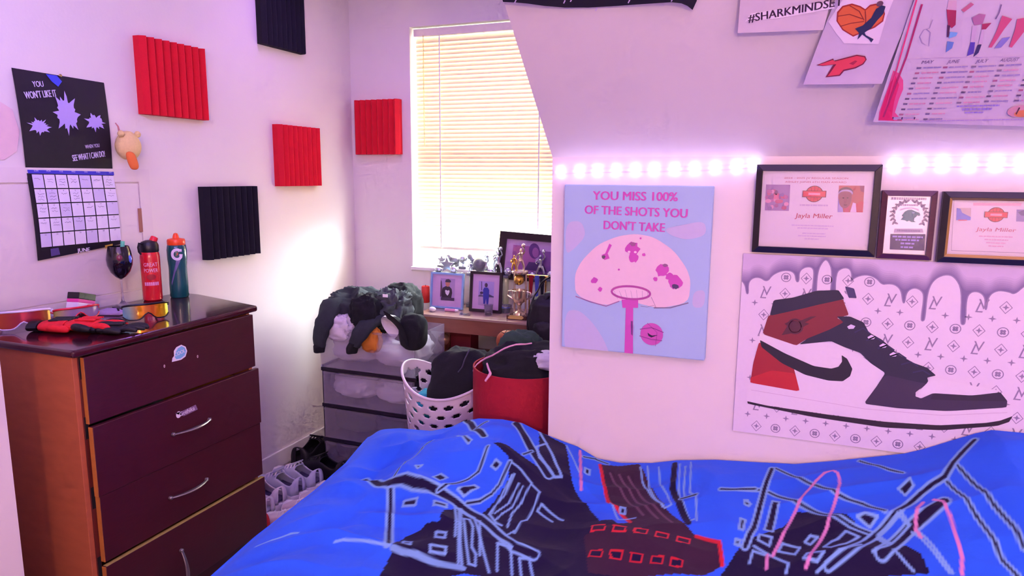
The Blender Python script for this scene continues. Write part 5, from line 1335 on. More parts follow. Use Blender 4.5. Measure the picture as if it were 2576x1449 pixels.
# little things along the front of the desk
p = D(1088, 784); o = MB().ball((p.x, p.y, zd+0.013), (0.020, 0.014, 0.013), 14, 8).build('white_egg_toy', mat('glossy_white', '#efe8f2', 0.2), smooth=True); tag(o, 'small glossy white oval toy at the left front of the desk', 'toy')
p = D(1135, 784)
t = thing('pink_marker', 'pink marker pen lying in front of the child photo', 'pen', (p.x, p.y, zd+0.008))
MB().tube([(-0.034, 0, 0), (0.024, 0, 0)], 0.008, 12).build('barrel', mat('pink_plastic', '#d890bc', 0.35), t, smooth=True); MB().tube([(0.0245, 0, 0), (0.040, 0, 0)], [0.008, 0.006], 12).build('pen_cap', mat('glossy_white', '#efe8f2', 0.2), t, smooth=True)
p = D(1162, 792)
t = thing('key_bunch', 'small dark bunch of keys on the desk', 'keys', (p.x, p.y, zd))
MB().tube([(0.012*math.cos(a), 0.012*math.sin(a), 0.002) for a in np.linspace(0, 6.2, 14)], 0.0015, 6).build('key_ring', m_slv, t, smooth=True)
for k in range(3):
    mb = MB().lathe([(0.004, 0.001), (0.008, 0.001), (0.008, 0.003), (0.004, 0.003)], (0.018*math.cos(k*1.1), 0.018*math.sin(k*1.1), 0.001*k), 10); mb.box((0.02, -0.003, 0.001), (0.045, 0.003, 0.003), rot=Matrix.Rotation(k*1.1, 3, 'Z'), at=(0, 0, 0)); mb.build('key', m_mrb, t)
p = D(1229, 792)
t = thing('shot_glass', 'small clear glass in front of the dark framed photo', 'glass', (p.x, p.y, zd))
MB().lathe([(0.019, 0), (0.020, 0.002), (0.022, 0.045), (0.0235, 0.052), (0.022, 0.052), (0.019, 0.014), (0.004, 0.012)], (0, 0, 0), 20).build('cup', m_clr, t, smooth=True)
p = D(1272, 786)
t = thing('blue_cup', 'bright blue small cup with clear sleeve beside the cup trophy', 'cup', (p.x, p.y, zd))
MB().lathe([(0.014, 0), (0.017, 0.004), (0.020, 0.024), (0.018, 0.026), (0.012, 0.006), (0.002, 0.005)], (0, 0, 0), 18).build('bowl', mat('blue_plastic', '#3a76e0', 0.3), t, smooth=True)
MB().lathe([(0.022, 0.0), (0.0225, 0.0), (0.0235, 0.040), (0.023, 0.040)], (0, 0, 0), 18, cap=False).build('clear_sleeve', m_clr, t, smooth=True)
# on the lower shelf
zl = 0.5355
p = K(1085, 880, 3.12)
t = thing('leaf_trophy', 'bronze swirled leaf trophy on the shelf below the desk top', 'trophy', (p.x, 3.12, zl), 0, 'trophies below the desk top')
m_brz = mat('dark_bronze', '#8a5a4a', 0.3, 0.6)
MB().lathe([(0.028, 0), (0.028, 0.012), (0.008, 0.02), (0.007, 0.04)], (0, 0, 0), 18).build('base', m_brz, t, smooth=True)
for k in range(7):
    a = k*0.9; MB().tube([(0, 0, 0.03), (0.020*math.cos(a), 0.014*math.sin(a), 0.055), (0.026*math.cos(a+0.6), 0.02*math.sin(a+0.6), 0.085), (0.006*math.cos(a+1.5), 0.006*math.sin(a+1.5), 0.115)], [0.003, 0.008, 0.008, 0.003], 8, flat=0.4).build('leaf', m_brz, t, smooth=True)
p = K(1117, 880, 3.13)
t = thing('ball_trophy', 'gold ball trophy beside the bronze leaf trophy', 'trophy', (p.x, 3.13, zl), 0, 'trophies below the desk top')
MB().lathe([(0.026, 0), (0.026, 0.010), (0.009, 0.018), (0.008, 0.050), (0.016, 0.060)], (0, 0, 0), 18).build('base', m_gld, t, smooth=True); MB().ball((0, 0, 0.090), 0.032, 18, 12).build('ball', mat('rosy_gold', '#c89a7a', 0.25, 0.6), t, smooth=True)
p = K(1163, 870, 3.2)
t = thing('red_gift_box', 'dark red box on the shelf below the desk top', 'box', (p.x+0.004, 3.22, zl))
MB().box((-0.058, -0.05, 0), (0.058, 0.05, 0.125)).build('box_body', mat('dark_red_card', '#6e0f20', 0.6), t, bevel=0.002); MB().box((-0.060, -0.052, 0.105), (0.060, 0.052, 0.132)).build('box_lid', mat('dark_red_card', '#6e0f20', 0.6), t, bevel=0.002)
o = MB().box((-1.30, 3.16, zl), (-1.10, 3.34, zl+0.10)).build('grey_storage_box', mat('grey_card', '#5a5064', 0.7), bevel=0.003); tag(o, 'dull grey box on the shelf right of the red box', 'box')

# ------------------------------------------------------------------ black bag at the right end of the desk
bg = thing('black_backpack', 'black backpack hung on the desk front beside the knee wall', 'backpack', K(1365, 820, 2.95))
m_nyl = mat('black_nylon', '#131218', 0.55, var=0.3, scale=50, bump=0.3, bscale=120)
h1 = heap('bag_body', m_nyl, K(1378, 812, 2.955), (0.085, 0.055, 0.125), 15.3, 0.16, 5)
h2 = heap('front_pocket', m_nyl, K(1372, 842, 2.905), (0.060, 0.030, 0.062), 16.3, 0.14, 5)
h3 = sleeve('shoulder_strap', m_nyl, [K(1392, 690, 3.0), K(1362, 716, 2.99), K(1345, 742, 2.97), K(1330, 790, 2.955), K(1326, 850, 2.95), K(1330, 880, 2.95)], [0.010, 0.011, 0.013, 0.017, 0.020, 0.015], 17.1, 0.4)
h4 = sleeve('top_flap', m_nyl, [K(1395, 735, 2.97), K(1370, 752, 2.955), K(1350, 775, 2.94)], [0.022, 0.030, 0.022], 18.1, 0.5)
own(bg, h1, h2, h3, h4)

# ------------------------------------------------------------------ white laundry basket with holes
BC = Vector((-1.205, 2.44, 0)); BZ = 0.70
lb = thing('laundry_basket', 'white plastic laundry basket full of oval holes', 'basket', BC)
m_bsk = mat('white_basket_plastic', '#e4dae0', 0.4, var=0.03)
n = 200; rows_ = 120
def bkt(k, z):
    a = 2*math.pi*k/n; f = z/BZ; r = 0.150+0.062*f
    return Vector((r*math.cos(a), r*0.88*math.sin(a), z))
def rim(a):  # two raised handles, on the left and right
    return BZ-0.085+0.085*abs(math.cos(a))**2.2
mb = MB(); vid = {}
def V_(k, j):
    k %= n
    if (k, j) not in vid:
        z = rim(2*math.pi*k/n)*(j/rows_); vid[(k, j)] = len(mb.v); mb.v.append(tuple(bkt(k, z)))
    return vid[(k, j)]
def inhole(k, j):
    r_ = round((j-12)/7.2)
    if 0 <= r_ <= 14:
        sp = n/20; off = sp/2 if r_ % 2 else 0
        dk2 = (k+0.5-off+sp/2) % sp-sp/2
        if (dk2/2.7)**2+((j+0.5-12-7.2*r_)/1.9)**2 < 1: return True
    ang_ = 2*math.pi*(k+0.5)/n
    return abs(math.cos(ang_)) > 0.94 and 99 < j < 113
for j in range(rows_):
    for k in range(n):
        if not inhole(k, j): mb.f.append((V_(k, j), V_(k+1, j), V_(k+1, j+1), V_(k, j+1))); mb.m.append(0)
o = mb.build('basket_wall', m_bsk, lb, smooth=True, recalc=False)
md = o.modifiers.new('thickness', 'SOLIDIFY'); md.thickness = 0.004; md.offset = -1
MB().lathe([(0.148, 0.0), (0.150, 0.004), (0.02, 0.005)], (0, 0, 0), 48).build('basket_floor', m_bsk, lb, smooth=True).scale = (1, 0.88, 1)
MB().tube([bkt(k, rim(2*math.pi*k/n)) for k in range(n)]+[bkt(0, rim(0))], 0.0055, 8).build('rim', m_bsk, lb, smooth=True)
# clothes in it
o = heap('black_jacket', m_blkc, (BC.x+0.045, BC.y+0.01, 0.585), (0.140, 0.120, 0.185), 21.4, 0.14, 4, 56, 36); tag(o, 'black zipped jacket bulging out of the white basket', 'jacket')
zp = sleeve('zipper', mat('dull_zipper', '#4a4658', 0.4, 0.4), [K(1180, 880, 2.29), K(1172, 900, 2.275), K(1160, 925, 2.268), K(1152, 938, 2.268)], [0.004]*4, 3.3, 0.5, 8)
own(o, zp)
o = heap('red_laundry', m_redc, (BC.x+0.03, BC.y, 0.20), (0.122, 0.105, 0.17), 22.4, 0.12, 5); tag(o, 'red clothes showing through the lower holes of the white basket', 'clothes')
o = heap('teal_laundry', mat('teal_cloth', '#2a9ab0', 0.9), (BC.x-0.105, BC.y-0.02, 0.52), (0.055, 0.075, 0.07), 23.4, 0.2, 5); tag(o, 'teal cloth at the left side of the white basket', 'cloth')

# ------------------------------------------------------------------ red hamper
RC = Vector((-0.825, 2.235, 0)); RZ = 0.80
rh = thing('red_hamper', 'plain red round hamper beside the knee wall', 'hamper', RC)
prof = [(0.165, 0.0), (0.176, 0.006), (0.180, 0.4), (0.180, RZ), (0.174, RZ), (0.174, 0.4), (0.168, 0.012), (0.02, 0.010)]
MB().lathe(prof, (0, 0, 0), 48).build('hamper_wall', mat('red_felt', '#a8102c', 0.85, var=0.1, scale=60, bump=0.2), rh, smooth=True, sharp=30)
sleeve('drawstring', mat('pink_cord', '#e8a8c0', 0.7), [(-0.155, -0.085, RZ-0.01), (-0.10, -0.11, RZ+0.045), (-0.03, -0.12, RZ+0.085), (0.06, -0.08, RZ+0.105)], [0.0028]*4, 31.1, 1.0, 8).parent = rh
sleeve('drawstring', mat('pink_cord', '#e8a8c0', 0.7), [(-0.085, -0.135, RZ+0.03), (-0.065, -0.158, RZ+0.02), (-0.055, -0.178, RZ+0.012), (-0.062, -0.188, RZ-0.008), (-0.070, -0.188, RZ-0.018)], [0.0042]*5, 32.1, 1.0, 8).parent = rh
o = heap('black_clothes', m_blkc, (RC.x+0.01, RC.y+0.01, 0.74), (0.150, 0.140, 0.135), 24.4, 0.20, 6, 52, 32); tag(o, 'black clothes heaped in the red hamper', 'clothes')
o = heap('dark_green_cloth', mat('dark_green_cloth', '#2c463c', 0.9, var=0.3), (RC.x-0.04, RC.y+0.075, 0.80), (0.085, 0.06, 0.10), 25.4, 0.2, 5); tag(o, 'dark green cloth at the back of the red hamper', 'cloth')
o = heap('white_towel', m_whc, (RC.x+0.11, RC.y-0.05, 0.84), (0.05, 0.05, 0.03), 26.4, 0.2, 5); tag(o, 'white towel corner at the right of the red hamper', 'towel')
t = thing('mini_basketball', 'small orange basketball behind the red hamper', 'ball', K(1278, 855, 2.62))
cb = K(1276, 858, 2.80); t.location = cb
MB().ball((0, 0, 0), 0.050, 24, 16).build('ball', mat('orange_rubber', '#b05a2c', 0.6, bump=0.3, bscale=400), t, smooth=True)
mb = MB()
for ax3 in ((1, 0, 0), (0, 1, 0), (0.6, 0.6, 0.5)):
    q3 = Vector((0, 0, 1)).rotation_difference(Vector(ax3).normalized()); mb.tube([q3 @ Vector((0.0498*math.cos(a), 0.0498*math.sin(a), 0)) for a in np.linspace(0, 2*math.pi, 33)], 0.0016, 6)
mb.build('seams', m_hole, t)
sup = MB().lathe([(0.035, -cb.z), (0.035, -0.062), (0.030, -0.048), (0.02, -0.049)], (0, 0, 0), 20).build('ball_stand', m_pol, t, smooth=True)
# ================================================================== bed
m_mat = mat('white_mattress', '#d8d4da', 0.9)
bd = thing('bed', 'low bed under the blue comforter along the knee wall', 'bed', (0.0, 1.2, 0))
parts = [MB().box((-1.16, 0.50, 0.28), (0.95, 1.90, 0.53)).build('mattress', m_mat, bevel=0.05, segs=4), MB().box((-1.14, 0.52, 0.06), (0.93, 1.89, 0.275)).build('bed_base', m_hole, bevel=0.01)]
for x in (-1.08, 0.86):
    for y in (0.58, 1.82): parts.append(MB().lathe([(0.025, 0), (0.025, 0.06)], (x, y, 0), 12).build('leg', m_hole))
own(bd, *parts)
# profile of the comforter where it meets the wall: x, height
PR = [(-1.30, 0.600), (-1.252, 0.613), (-1.144, 0.634), (-1.025, 0.642), (-0.953, 0.666), (-0.911, 0.691), (-0.856, 0.708), (-0.775, 0.716), (-0.709, 0.713), (-0.657, 0.695), (-0.610, 0.681), (-0.531, 0.664), (-0.469, 0.636), (-0.398, 0.634), (-0.306, 0.649), (-0.239, 0.668), (-0.132, 0.687), (-0.028, 0.697), (0.072, 0.708), (0.166, 0.732), (0.257, 0.758), (0.326, 0.778), (0.368, 0.797), (0.425, 0.828), (0.472, 0.853), (0.504, 0.866), (0.564, 0.868), (0.70, 0.86), (0.95, 0.84)]
EX = [(0.4, -1.10), (1.043, -1.128), (1.241, -1.158), (1.51, -1.172), (1.678, -1.196), (1.80, -1.234), (1.93, -1.275)]
prx, prz = np.array(PR).T; exy, exx = np.array(EX).T
GX0, GX1, GY0, GY1, DS = -1.30, 0.98, 0.46, 1.915, 0.0036
nx, ny = int((GX1-GX0)/DS)+1, int((GY1-GY0)/DS)+1
gu = np.linspace(0, 1, nx); gy = np.linspace(GY0, GY1, ny)
Yg = np.repeat(gy[:, None], nx, 1)
edge = np.interp(gy, exy, exx)
Xg = edge[:, None]+(GX1-edge[:, None])*gu[None, :]
def sm(a, b, x): t = np.clip((x-a)/(b-a), 0, 1); return t*t*(3-2*t)
# smooth value noise from sums of sines (cheap, repeatable)
rg = np.random.RandomState(5)
def waves(X, Y, n_, f0, f1, ang0=0, ang1=math.pi):
    z = np.zeros_like(X)
    for _ in range(n_):
        a = rg.uniform(ang0, ang1); f = rg.uniform(f0, f1); p_ = rg.uniform(0, 6.28)
        z += np.sin((X*math.cos(a)+Y*math.sin(a))*f+p_+1.3*np.sin((X*math.sin(a)-Y*math.cos(a))*f*0.35+p_*2))
    return z/math.sqrt(n_)
rise = np.interp(Xg, prx, prz)-0.60
far = sm(1.05, 1.88, Yg)
base = 0.60+rise*(0.25*sm(0.4, 1.2, Yg)+0.75*far)
W1 = waves(Xg, Yg, 6, 9, 20); W2 = waves(Xg, Yg, 9, 28, 60)
rid = 1-np.abs(waves(Xg, Yg, 5, 8, 17, 0.2, 1.2)); rid2 = 1-np.abs(waves(Xg, Yg, 6, 18, 34, 0.9, 2.2))
inner = sm(0.0, 0.16, Xg-edge[:, None])*sm(0, 0.14, 1.905-Yg)
Zg = base+inner*(1+0.9*sm(-0.55, -1.0, Xg))*(0.008*W1+0.0018*W2+0.012*np.clip(rid, -0.5, 1)+0.007*np.clip(rid2, -0.5, 1))-0.004
dist = Xg-edge[:, None]
Zg -= 0.030*np.exp(-(dist/0.035)**2)*0.8
Zg = np.maximum(Zg, 0.555)
# ---- printed pattern, drawn in the plane of the bed
def bedpt(x, y):
    z = 0.62
    for _ in range(14):
        p_ = px(x, y, 'Z', z)
        j = int(np.clip(round((p_.y-GY0)/(GY1-GY0)*(ny-1)), 0, ny-1)); e_ = edge[j]
        i = int(np.clip(round((p_.x-e_)/(GX1-e_)*(nx-1)), 0, nx-1)); z = 0.5*z+0.5*float(base[j, i])
    return (p_.x, p_.y)
BLUE, LBL, NAVY, PLUM, REDP = (np.array(hexc(h)) for h in ('#2b66ee', '#7fb2e2', '#191238', '#3a2038', '#d8283a'))
PINKC = np.array(hexc('#d88cc0'))
C = np.zeros((ny, nx, 3)); C[:] = BLUE
C += (0.035*waves(Xg, Yg, 5, 6, 14))[:, :, None]*BLUE
def mask_poly(P):
    xs, ys = np.array(P).T; m_ = np.zeros(Xg.shape, bool); n_ = len(P)
    j0 = max(int((ys.min()-GY0)/DS)-1, 0); j1 = min(int((ys.max()-GY0)/DS)+2, ny)
    X_, Y_ = Xg[j0:j1], Yg[j0:j1]; r_ = np.zeros(X_.shape, bool)
    for a in range(n_):
        b = (a+1) % n_
        if ys[a] == ys[b]: continue
        cnd = ((ys[a] > Y_) != (ys[b] > Y_)) & (X_ < (xs[b]-xs[a])*(Y_-ys[a])/(ys[b]-ys[a])+xs[a])
        r_ ^= cnd
    m_[j0:j1] = r_
    return m_
def fill(P, c): C[mask_poly([bedpt(*p_) for p_ in P])] = c
def stroke(P, w, c, world=False):
    Q = P if world else [bedpt(*p_) for p_ in P]
    for (x0, y0_), (x1, y1_) in zip(Q[:-1], Q[1:]):
        j0 = max(int((min(y0_, y1_)-2*w-GY0)/DS)-1, 0); j1 = min(int((max(y0_, y1_)+2*w-GY0)/DS)+2, ny)
        if j1 <= j0: continue
        X_, Y_ = Xg[j0:j1], Yg[j0:j1]; dx, dy = x1-x0, y1_-y0_; L2 = dx*dx+dy*dy+1e-12
        t_ = np.clip(((X_-x0)*dx+(Y_-y0_)*dy*0.36)/(dx*dx+dy*dy*0.36+1e-12), 0, 1); d_ = np.hypot(X_-x0-t_*dx, (Y_-y0_-t_*dy)*0.6)
        a_ = np.clip((w*0.43-d_)/0.0022+0.5, 0, 1)[:, :, None]
        C[j0:j1] = C[j0:j1]*(1-a_)+c*a_
def dbl(P, w=0.0150, core=0.0055):
    stroke(P, w, LBL); stroke(P, core, NAVY)
def road(P, w=0.034, rim_=0.009):
    stroke(P, w+rim_, LBL); stroke(P, w, NAVY)
def winr(P, c=NAVY): fill(P, c); stroke(list(P)+[P[0]], 0.006, LBL)
c1q = lambda L: [(860+u/3.458, 1030+v/3.458) for u, v in L]
c2q = lambda L: [(1860+u/3.598, 1050+v/3.598) for u, v in L]
c3q = lambda L: [(1280+u/3.927, 1080+v/3.927) for u, v in L]
c4q = lambda L: [(600+u/3.632, 1050+v/3.632) for u, v in L]
# dark buildings
fill(c1q([(1310, 352), (1440, 365), (1800, 610), (2160, 880), (2200, 1449), (1700, 1449), (1640, 1290), (1450, 1200), (1200, 930), (1330, 800), (1500, 570), (1470, 480)]), NAVY)
fill(c1q([(320, 1500), (440, 1250), (470, 1150), (560, 1080), (660, 1050), (740, 1010), (850, 1020), (890, 905), (1000, 870), (1180, 960), (1450, 1200), (1700, 1330), (1750, 1500)]), NAVY)
fill(c3q([(300, 0), (560, 140), (700, 480), (1000, 900), (1250, 1300), (1300, 1500), (0, 1500), (0, 230), (300, 420)]), NAVY)
fill(c2q([(520, 860), (700, 870), (1000, 960), (1200, 1100), (1350, 1230), (1500, 1210), (1640, 1290), (1720, 1460), (-200, 1460), (0, 1200), (200, 1080), (400, 1000)]), NAVY)
fill(c3q([(560, 140), (640, 230), (760, 560), (1000, 760), (1080, 930), (900, 960), (620, 520)]), BLUE)
# plain plum tower with red window bands
fill(c3q([(900, 340), (1290, 330), (1560, 780), (1850, 1060), (2080, 1120), (2110, 1330), (1900, 1460), (780, 1460), (740, 1100), (1200, 960), (980, 700)]), PLUM)
for k in range(5):
    fill(c3q([(820+210*k, 1010+18*k), (960+210*k, 1020+18*k), (940+210*k, 1090+20*k), (800+210*k, 1080+20*k)]), REDP); fill(c3q([(836+210*k, 1026+18*k), (944+210*k, 1034+18*k), (928+210*k, 1078+20*k), (820+210*k, 1068+20*k)]), PLUM)
    fill(c3q([(800+200*k, 1240+18*k), (930+200*k, 1250+18*k), (915+200*k, 1320+20*k), (785+200*k, 1310+20*k)]), REDP*0.8); fill(c3q([(816+200*k, 1256+18*k), (914+200*k, 1264+18*k), (901+200*k, 1308+20*k), (803+200*k, 1298+20*k)]), NAVY)
for k in range(3): stroke(c3q([(1000+90*k, 420+10*k), (1150+120*k, 640+40*k), (1330+140*k, 860+40*k)]), 0.006, np.array(hexc('#6a4a60')))
stroke(c3q([(900, 340), (980, 700), (1200, 960)]), 0.010, REDP*0.9); stroke(c3q([(1850, 1060), (2080, 1120), (2110, 1330)]), 0.010, REDP*0.9)
# streets and edges, left
dbl(c1q([(930, 240), (740, 340), (600, 470), (440, 640)])); dbl(c1q([(425, 660), (420, 850), (410, 1010), (408, 1210)]), 0.022, 0.008)
road(c1q([(200, 570), (260, 620), (320, 650), (420, 655), (540, 640), (640, 670), (850, 730), (1030, 830), (1200, 950), (1350, 1090), (1500, 1230), (1680, 1300)]), 0.015, 0.011)
dbl(c1q([(1270, 380), (1190, 540), (1100, 600), (960, 665), (840, 722)])); dbl(c1q([(1462, 505), (1370, 670), (1300, 745), (1200, 790), (1090, 805)]))
stroke(c4q([(160, 1180), (300, 1135), (470, 1105), (545, 1105)]), 0.006, LBL*1.1); stroke(c4q([(880, 1180), (960, 1165), (1180, 1190), (1380, 1215)]), 0.006, LBL*1.1)
stroke(c1q([(440, 1240), (530, 1270), (650, 1290), (850, 1370), (1060, 1449)]), 0.011, LBL*0.9)
road(c1q([(1085, 85), (1160, 190), (1235, 275)]), 0.016, 0.011); dbl(c1q([(1265, 95), (1210, 140), (1160, 185)])); road(c1q([(1515, 110), (1600, 270), (1660, 390), (1730, 500), (1800, 590)]), 0.020, 0.011)
stroke(c1q([(1720, 185), (1780, 295), (1690, 350)]), 0.008, LBL); stroke(c1q([(1690, 350), (1720, 450), (1850, 600)]), 0.008, LBL); stroke(c1q([(1780, 300), (1850, 460), (1910, 600), (1850, 600)]), 0.008, LBL); dbl(c1q([(1580, 435), (1650, 395)]), 0.014, 0.006)
for L in ([(1500, 600), (1420, 750), (1330, 850), (1280, 915), (1340, 1000), (1390, 1020)], [(1480, 605), (1340, 840), (1300, 915)], [(1575, 690), (1480, 850), (1400, 910), (1330, 985)], [(1540, 665), (1450, 820), (1330, 915)],
          [(1480, 510), (1560, 570), (1650, 665), (1560, 810), (1480, 900), (1440, 1030)], [(1655, 680), (1720, 740), (1610, 950), (1560, 970), (1500, 1085)], [(1360, 1050), (1430, 1110), (1500, 1060)], [(1700, 860), (1740, 820), (1925, 960)], [(1700, 860), (1830, 965)]): stroke(c1q(L), 0.0052, LBL)
for L in ([(985, 850), (995, 1000), (985, 1150)], [(1020, 860), (1015, 1180), (1015, 1400)], [(1040, 860), (1030, 1200), (1045, 1420)], [(1060, 970), (1080, 1200), (1105, 1400), (1160, 1410), (1165, 1300), (1130, 1240), (1140, 1060), (1110, 975), (1060, 970)],
          [(1030, 860), (1150, 950), (1190, 1100), (1240, 1300), (1280, 1449)], [(1200, 990), (1200, 1310)], [(1350, 1430), (1355, 1190), (1470, 1235), (1480, 1449)], [(1190, 990), (1350, 1130), (1480, 1230)], [(1560, 1449), (1545, 1315), (1630, 1320), (1660, 1449)]): stroke(c1q(L), 0.0056, LBL)
for P in ([(540, 750), (655, 755), (640, 805), (530, 790)], [(805, 815), (915, 840), (910, 875), (800, 855)], [(790, 625), (860, 580), (915, 605), (850, 655)], [(1005, 715), (1150, 665), (1190, 690), (1060, 760)], [(1300, 515), (1340, 475), (1385, 510), (1340, 550)], [(530, 1130), (605, 1155), (595, 1215), (530, 1190)], [(820, 1090), (905, 1110), (895, 1160), (815, 1140)], [(770, 1220), (905, 1250), (900, 1310), (770, 1280)], [(1000, 250), (1130, 325), (1100, 365)], [(640, 545), (700, 520), (660, 565)]): winr(c1q(P))
# right
for L in ([(330, 450), (470, 520), (650, 620), (900, 740), (1110, 800), (1310, 895)], [(0, 660), (230, 640), (400, 720), (560, 810), (820, 940), (1000, 1010), (1210, 1075)], [(1090, 380), (1220, 430), (1350, 470), (1480, 500)], [(1940, 390), (2200, 660), (2300, 800), (2480, 1010), (2576, 1170)], [(1850, 540), (2000, 700), (2150, 900), (2320, 1150), (2380, 1280), (2520, 1420)]): dbl(c2q(L))
road(c2q([(295, 455), (225, 640), (180, 820), (130, 1010), (50, 1190)]), 0.010, 0.012)
road(c2q([(2130, 190), (2010, 310), (1940, 390), (1860, 530), (1640, 700), (1450, 880), (1230, 1085), (1090, 1220), (800, 1400)]), 0.009, 0.012)
road(c2q([(1850, 790), (1600, 1000), (1540, 1040), (1280, 1300)]), 0.020, 0.012)
for L in ([(1430, 920), (1530, 1020), (1370, 1190), (1250, 1085), (1430, 920)], [(1450, 900), (1540, 1010)], [(1250, 1100), (1360, 1200)], [(1560, 1080), (1640, 1140), (1900, 1440)], [(1600, 1060), (1680, 1140), (1930, 1440)], [(1390, 1260), (1570, 1440)], [(1240, 1120), (1340, 1215), (1200, 1290)], [(890, 1140), (960, 1065), (1080, 1110), (960, 1200), (820, 1250), (760, 1230), (830, 1165), (890, 1140)], [(130, 1190), (440, 1370), (420, 1440)], [(90, 1340), (120, 1230), (230, 1270)], [(700, 1436), (900, 1290), (1100, 1215)]): stroke(c2q(L), 0.0058, LBL)
for P in ([(300, 740), (360, 760), (300, 1050), (225, 1020)], [(1440, 660), (1540, 590), (1572, 640), (1500, 715)], [(1060, 950), (1130, 920), (1245, 940), (1180, 1015)], [(45, 770), (75, 745), (100, 780), (65, 800)], [(180, 1085), (290, 1110), (270, 1190), (165, 1140)], [(390, 1160), (545, 1205), (500, 1285), (350, 1240)], [(590, 1150), (640, 1095), (705, 1110), (640, 1180)], [(610, 1290), (760, 1300), (700, 1365), (575, 1340)], [(15, 940), (50, 945), (35, 1050), (5, 1040)]): winr(c2q(P))
# middle
for L in ([(1300, 360), (1320, 470), (1420, 620), (1520, 760)], [(1370, 350), (1390, 530), (1450, 640), (1540, 770), (1605, 735), (1570, 600), (1500, 500), (1480, 360)], [(1690, 330), (1680, 560), (1700, 680), (1760, 920)], [(1745, 360), (1730, 560), (1740, 650)], [(1800, 310), (1790, 600), (1850, 660), (1855, 900)], [(1710, 680), (1790, 900), (1830, 880)], [(1000, 720), (1080, 930), (1250, 890)], [(570, 150), (620, 260), (700, 440)]): stroke(c3q(L), 0.0052, LBL)
stroke(c3q([(1640, 330), (1620, 540), (1690, 740), (1770, 930)]), 0.018, NAVY); dbl(c3q([(2090, 620), (2250, 605), (2435, 580)])); dbl(c3q([(1700, 660), (1850, 640)]), 0.014, 0.006); dbl(c3q([(740, 260), (860, 280), (980, 330)]), 0.012, 0.005)
for P in ([(1100, 790), (1150, 795), (1145, 850), (1100, 845)], [(755, 385), (800, 400), (795, 450), (750, 430)], [(2330, 700), (2385, 725), (2370, 760), (2325, 740)], [(2290, 900), (2335, 910), (2310, 1040), (2270, 1025)], [(2240, 1110), (2285, 1125), (2270, 1170), (2230, 1150)]): winr(c3q(P))
# loose pink lines printed over the streets
for L in ([(300, 1280), (420, 1030), (480, 900), (540, 790), (610, 690), (690, 600), (770, 535), (840, 512), (890, 540), (908, 620), (880, 740), (820, 920), (790, 1040), (740, 1130), (640, 1310), (600, 1400)], [(1660, 790), (1610, 870), (1590, 960), (1595, 1060), (1640, 1130)], [(1760, 762), (1830, 790), (1900, 930), (1960, 1130), (2010, 1300), (2012, 1440)], [(255, 1270), (240, 1400)]): stroke(c2q(L), 0.0075, PINKC)
stroke(c3q([(705, 200), (715, 590)]), 0.009, PINKC*0.9)
C = np.clip(C, 0, 1)
# ---- mesh: top sheet plus the skirts that hang down
N = nx*ny
verts = np.stack([Xg, Yg, Zg], -1).reshape(-1, 3)
idx = np.arange(N).reshape(ny, nx)
quads = np.stack([idx[:-1, :-1], idx[:-1, 1:], idx[1:, 1:], idx[1:, :-1]], -1).reshape(-1, 4)
cols = C.reshape(-1, 3)
def skirt(loop, outx, outy, drops):
    global verts, quads, cols
    prev = loop; base_v = verts[loop]; base_c = cols[loop]
    for k, (dz, o_) in enumerate(drops):
        v_ = base_v.copy(); wob = 0.012*np.sin(np.arange(len(loop))*0.05+k)
        v_[:, 2] = np.maximum(v_[:, 2]-dz, 0.16); v_[:, 0] += outx*(o_+wob*(k > 1)); v_[:, 1] += outy*(o_+wob*(k > 1))
        st0 = len(verts); verts = np.vstack([verts, v_]); cols = np.vstack([cols, base_c])
        new = np.arange(st0, st0+len(loop))
        quads = np.vstack([quads, np.stack([prev[:-1], prev[1:], new[1:], new[:-1]], -1)]); prev = new
skirt(idx[:, 0][::-1], -1, 0, [(0.015, 0.010), (0.04, 0.018), (0.10, 0.024), (0.25, 0.030), (0.42, 0.034)])
nb = int((-0.64-GX0)/(GX1-GX0)*nx)
skirt(idx[-1, :nb], 0, 1, [(0.012, 0.006), (0.04, 0.009), (0.15, 0.010), (0.40, 0.010)])
skirt(idx[0, :][::-1], 0, -1, [(0.015, 0.010), (0.06, 0.020), (0.3, 0.03)])
me = bpy.data.meshes.new('comforter')
me.vertices.add(len(verts)); me.vertices.foreach_set('co', verts.astype(np.float32).ravel())
me.loops.add(quads.size); me.loops.foreach_set('vertex_index', quads.astype(np.int32).ravel())
me.polygons.add(len(quads)); me.polygons.foreach_set('loop_start', np.arange(0, quads.size, 4, dtype=np.int32)); me.polygons.foreach_set('loop_total', np.full(len(quads), 4, np.int32))
me.polygons.foreach_set('use_smooth', np.ones(len(quads), bool))
me.update(calc_edges=True)
at_ = me.color_attributes.new('printed_pattern', 'FLOAT_COLOR', 'POINT')
at_.data.foreach_set('color', np.hstack([cols, np.ones((len(cols), 1))]).astype(np.float32).ravel())
m_cf = bpy.data.materials.new('printed_comforter_fabric'); m_cf.use_nodes = True; nt = m_cf.node_tree; pb = nt.nodes['Principled BSDF']
an = nt.nodes.new('ShaderNodeAttribute'); an.attribute_name = 'printed_pattern'; nt.links.new(an.outputs['Color'], pb.inputs['Base Color'])
pb.inputs['Roughness'].default_value = 0.85; pb.inputs['Specular IOR Level'].default_value = 0.15; pb.inputs['Sheen Weight'].default_value = 0.05
tc = nt.nodes.new('ShaderNodeTexCoord'); nz = nt.nodes.new('ShaderNodeTexNoise'); nz.inputs['Scale'].default_value = 26; nz.inputs['Detail'].default_value = 5
bp = nt.nodes.new('ShaderNodeBump'); bp.inputs['Strength'].default_value = 0.22; bp.inputs['Distance'].default_value = 0.01
nt.links.new(tc.outputs['Object'], nz.inputs['Vector']); nt.links.new(nz.outputs['Fac'], bp.inputs['Height']); nt.links.new(bp.outputs['Normal'], pb.inputs['Normal'])
me.materials.append(m_cf)
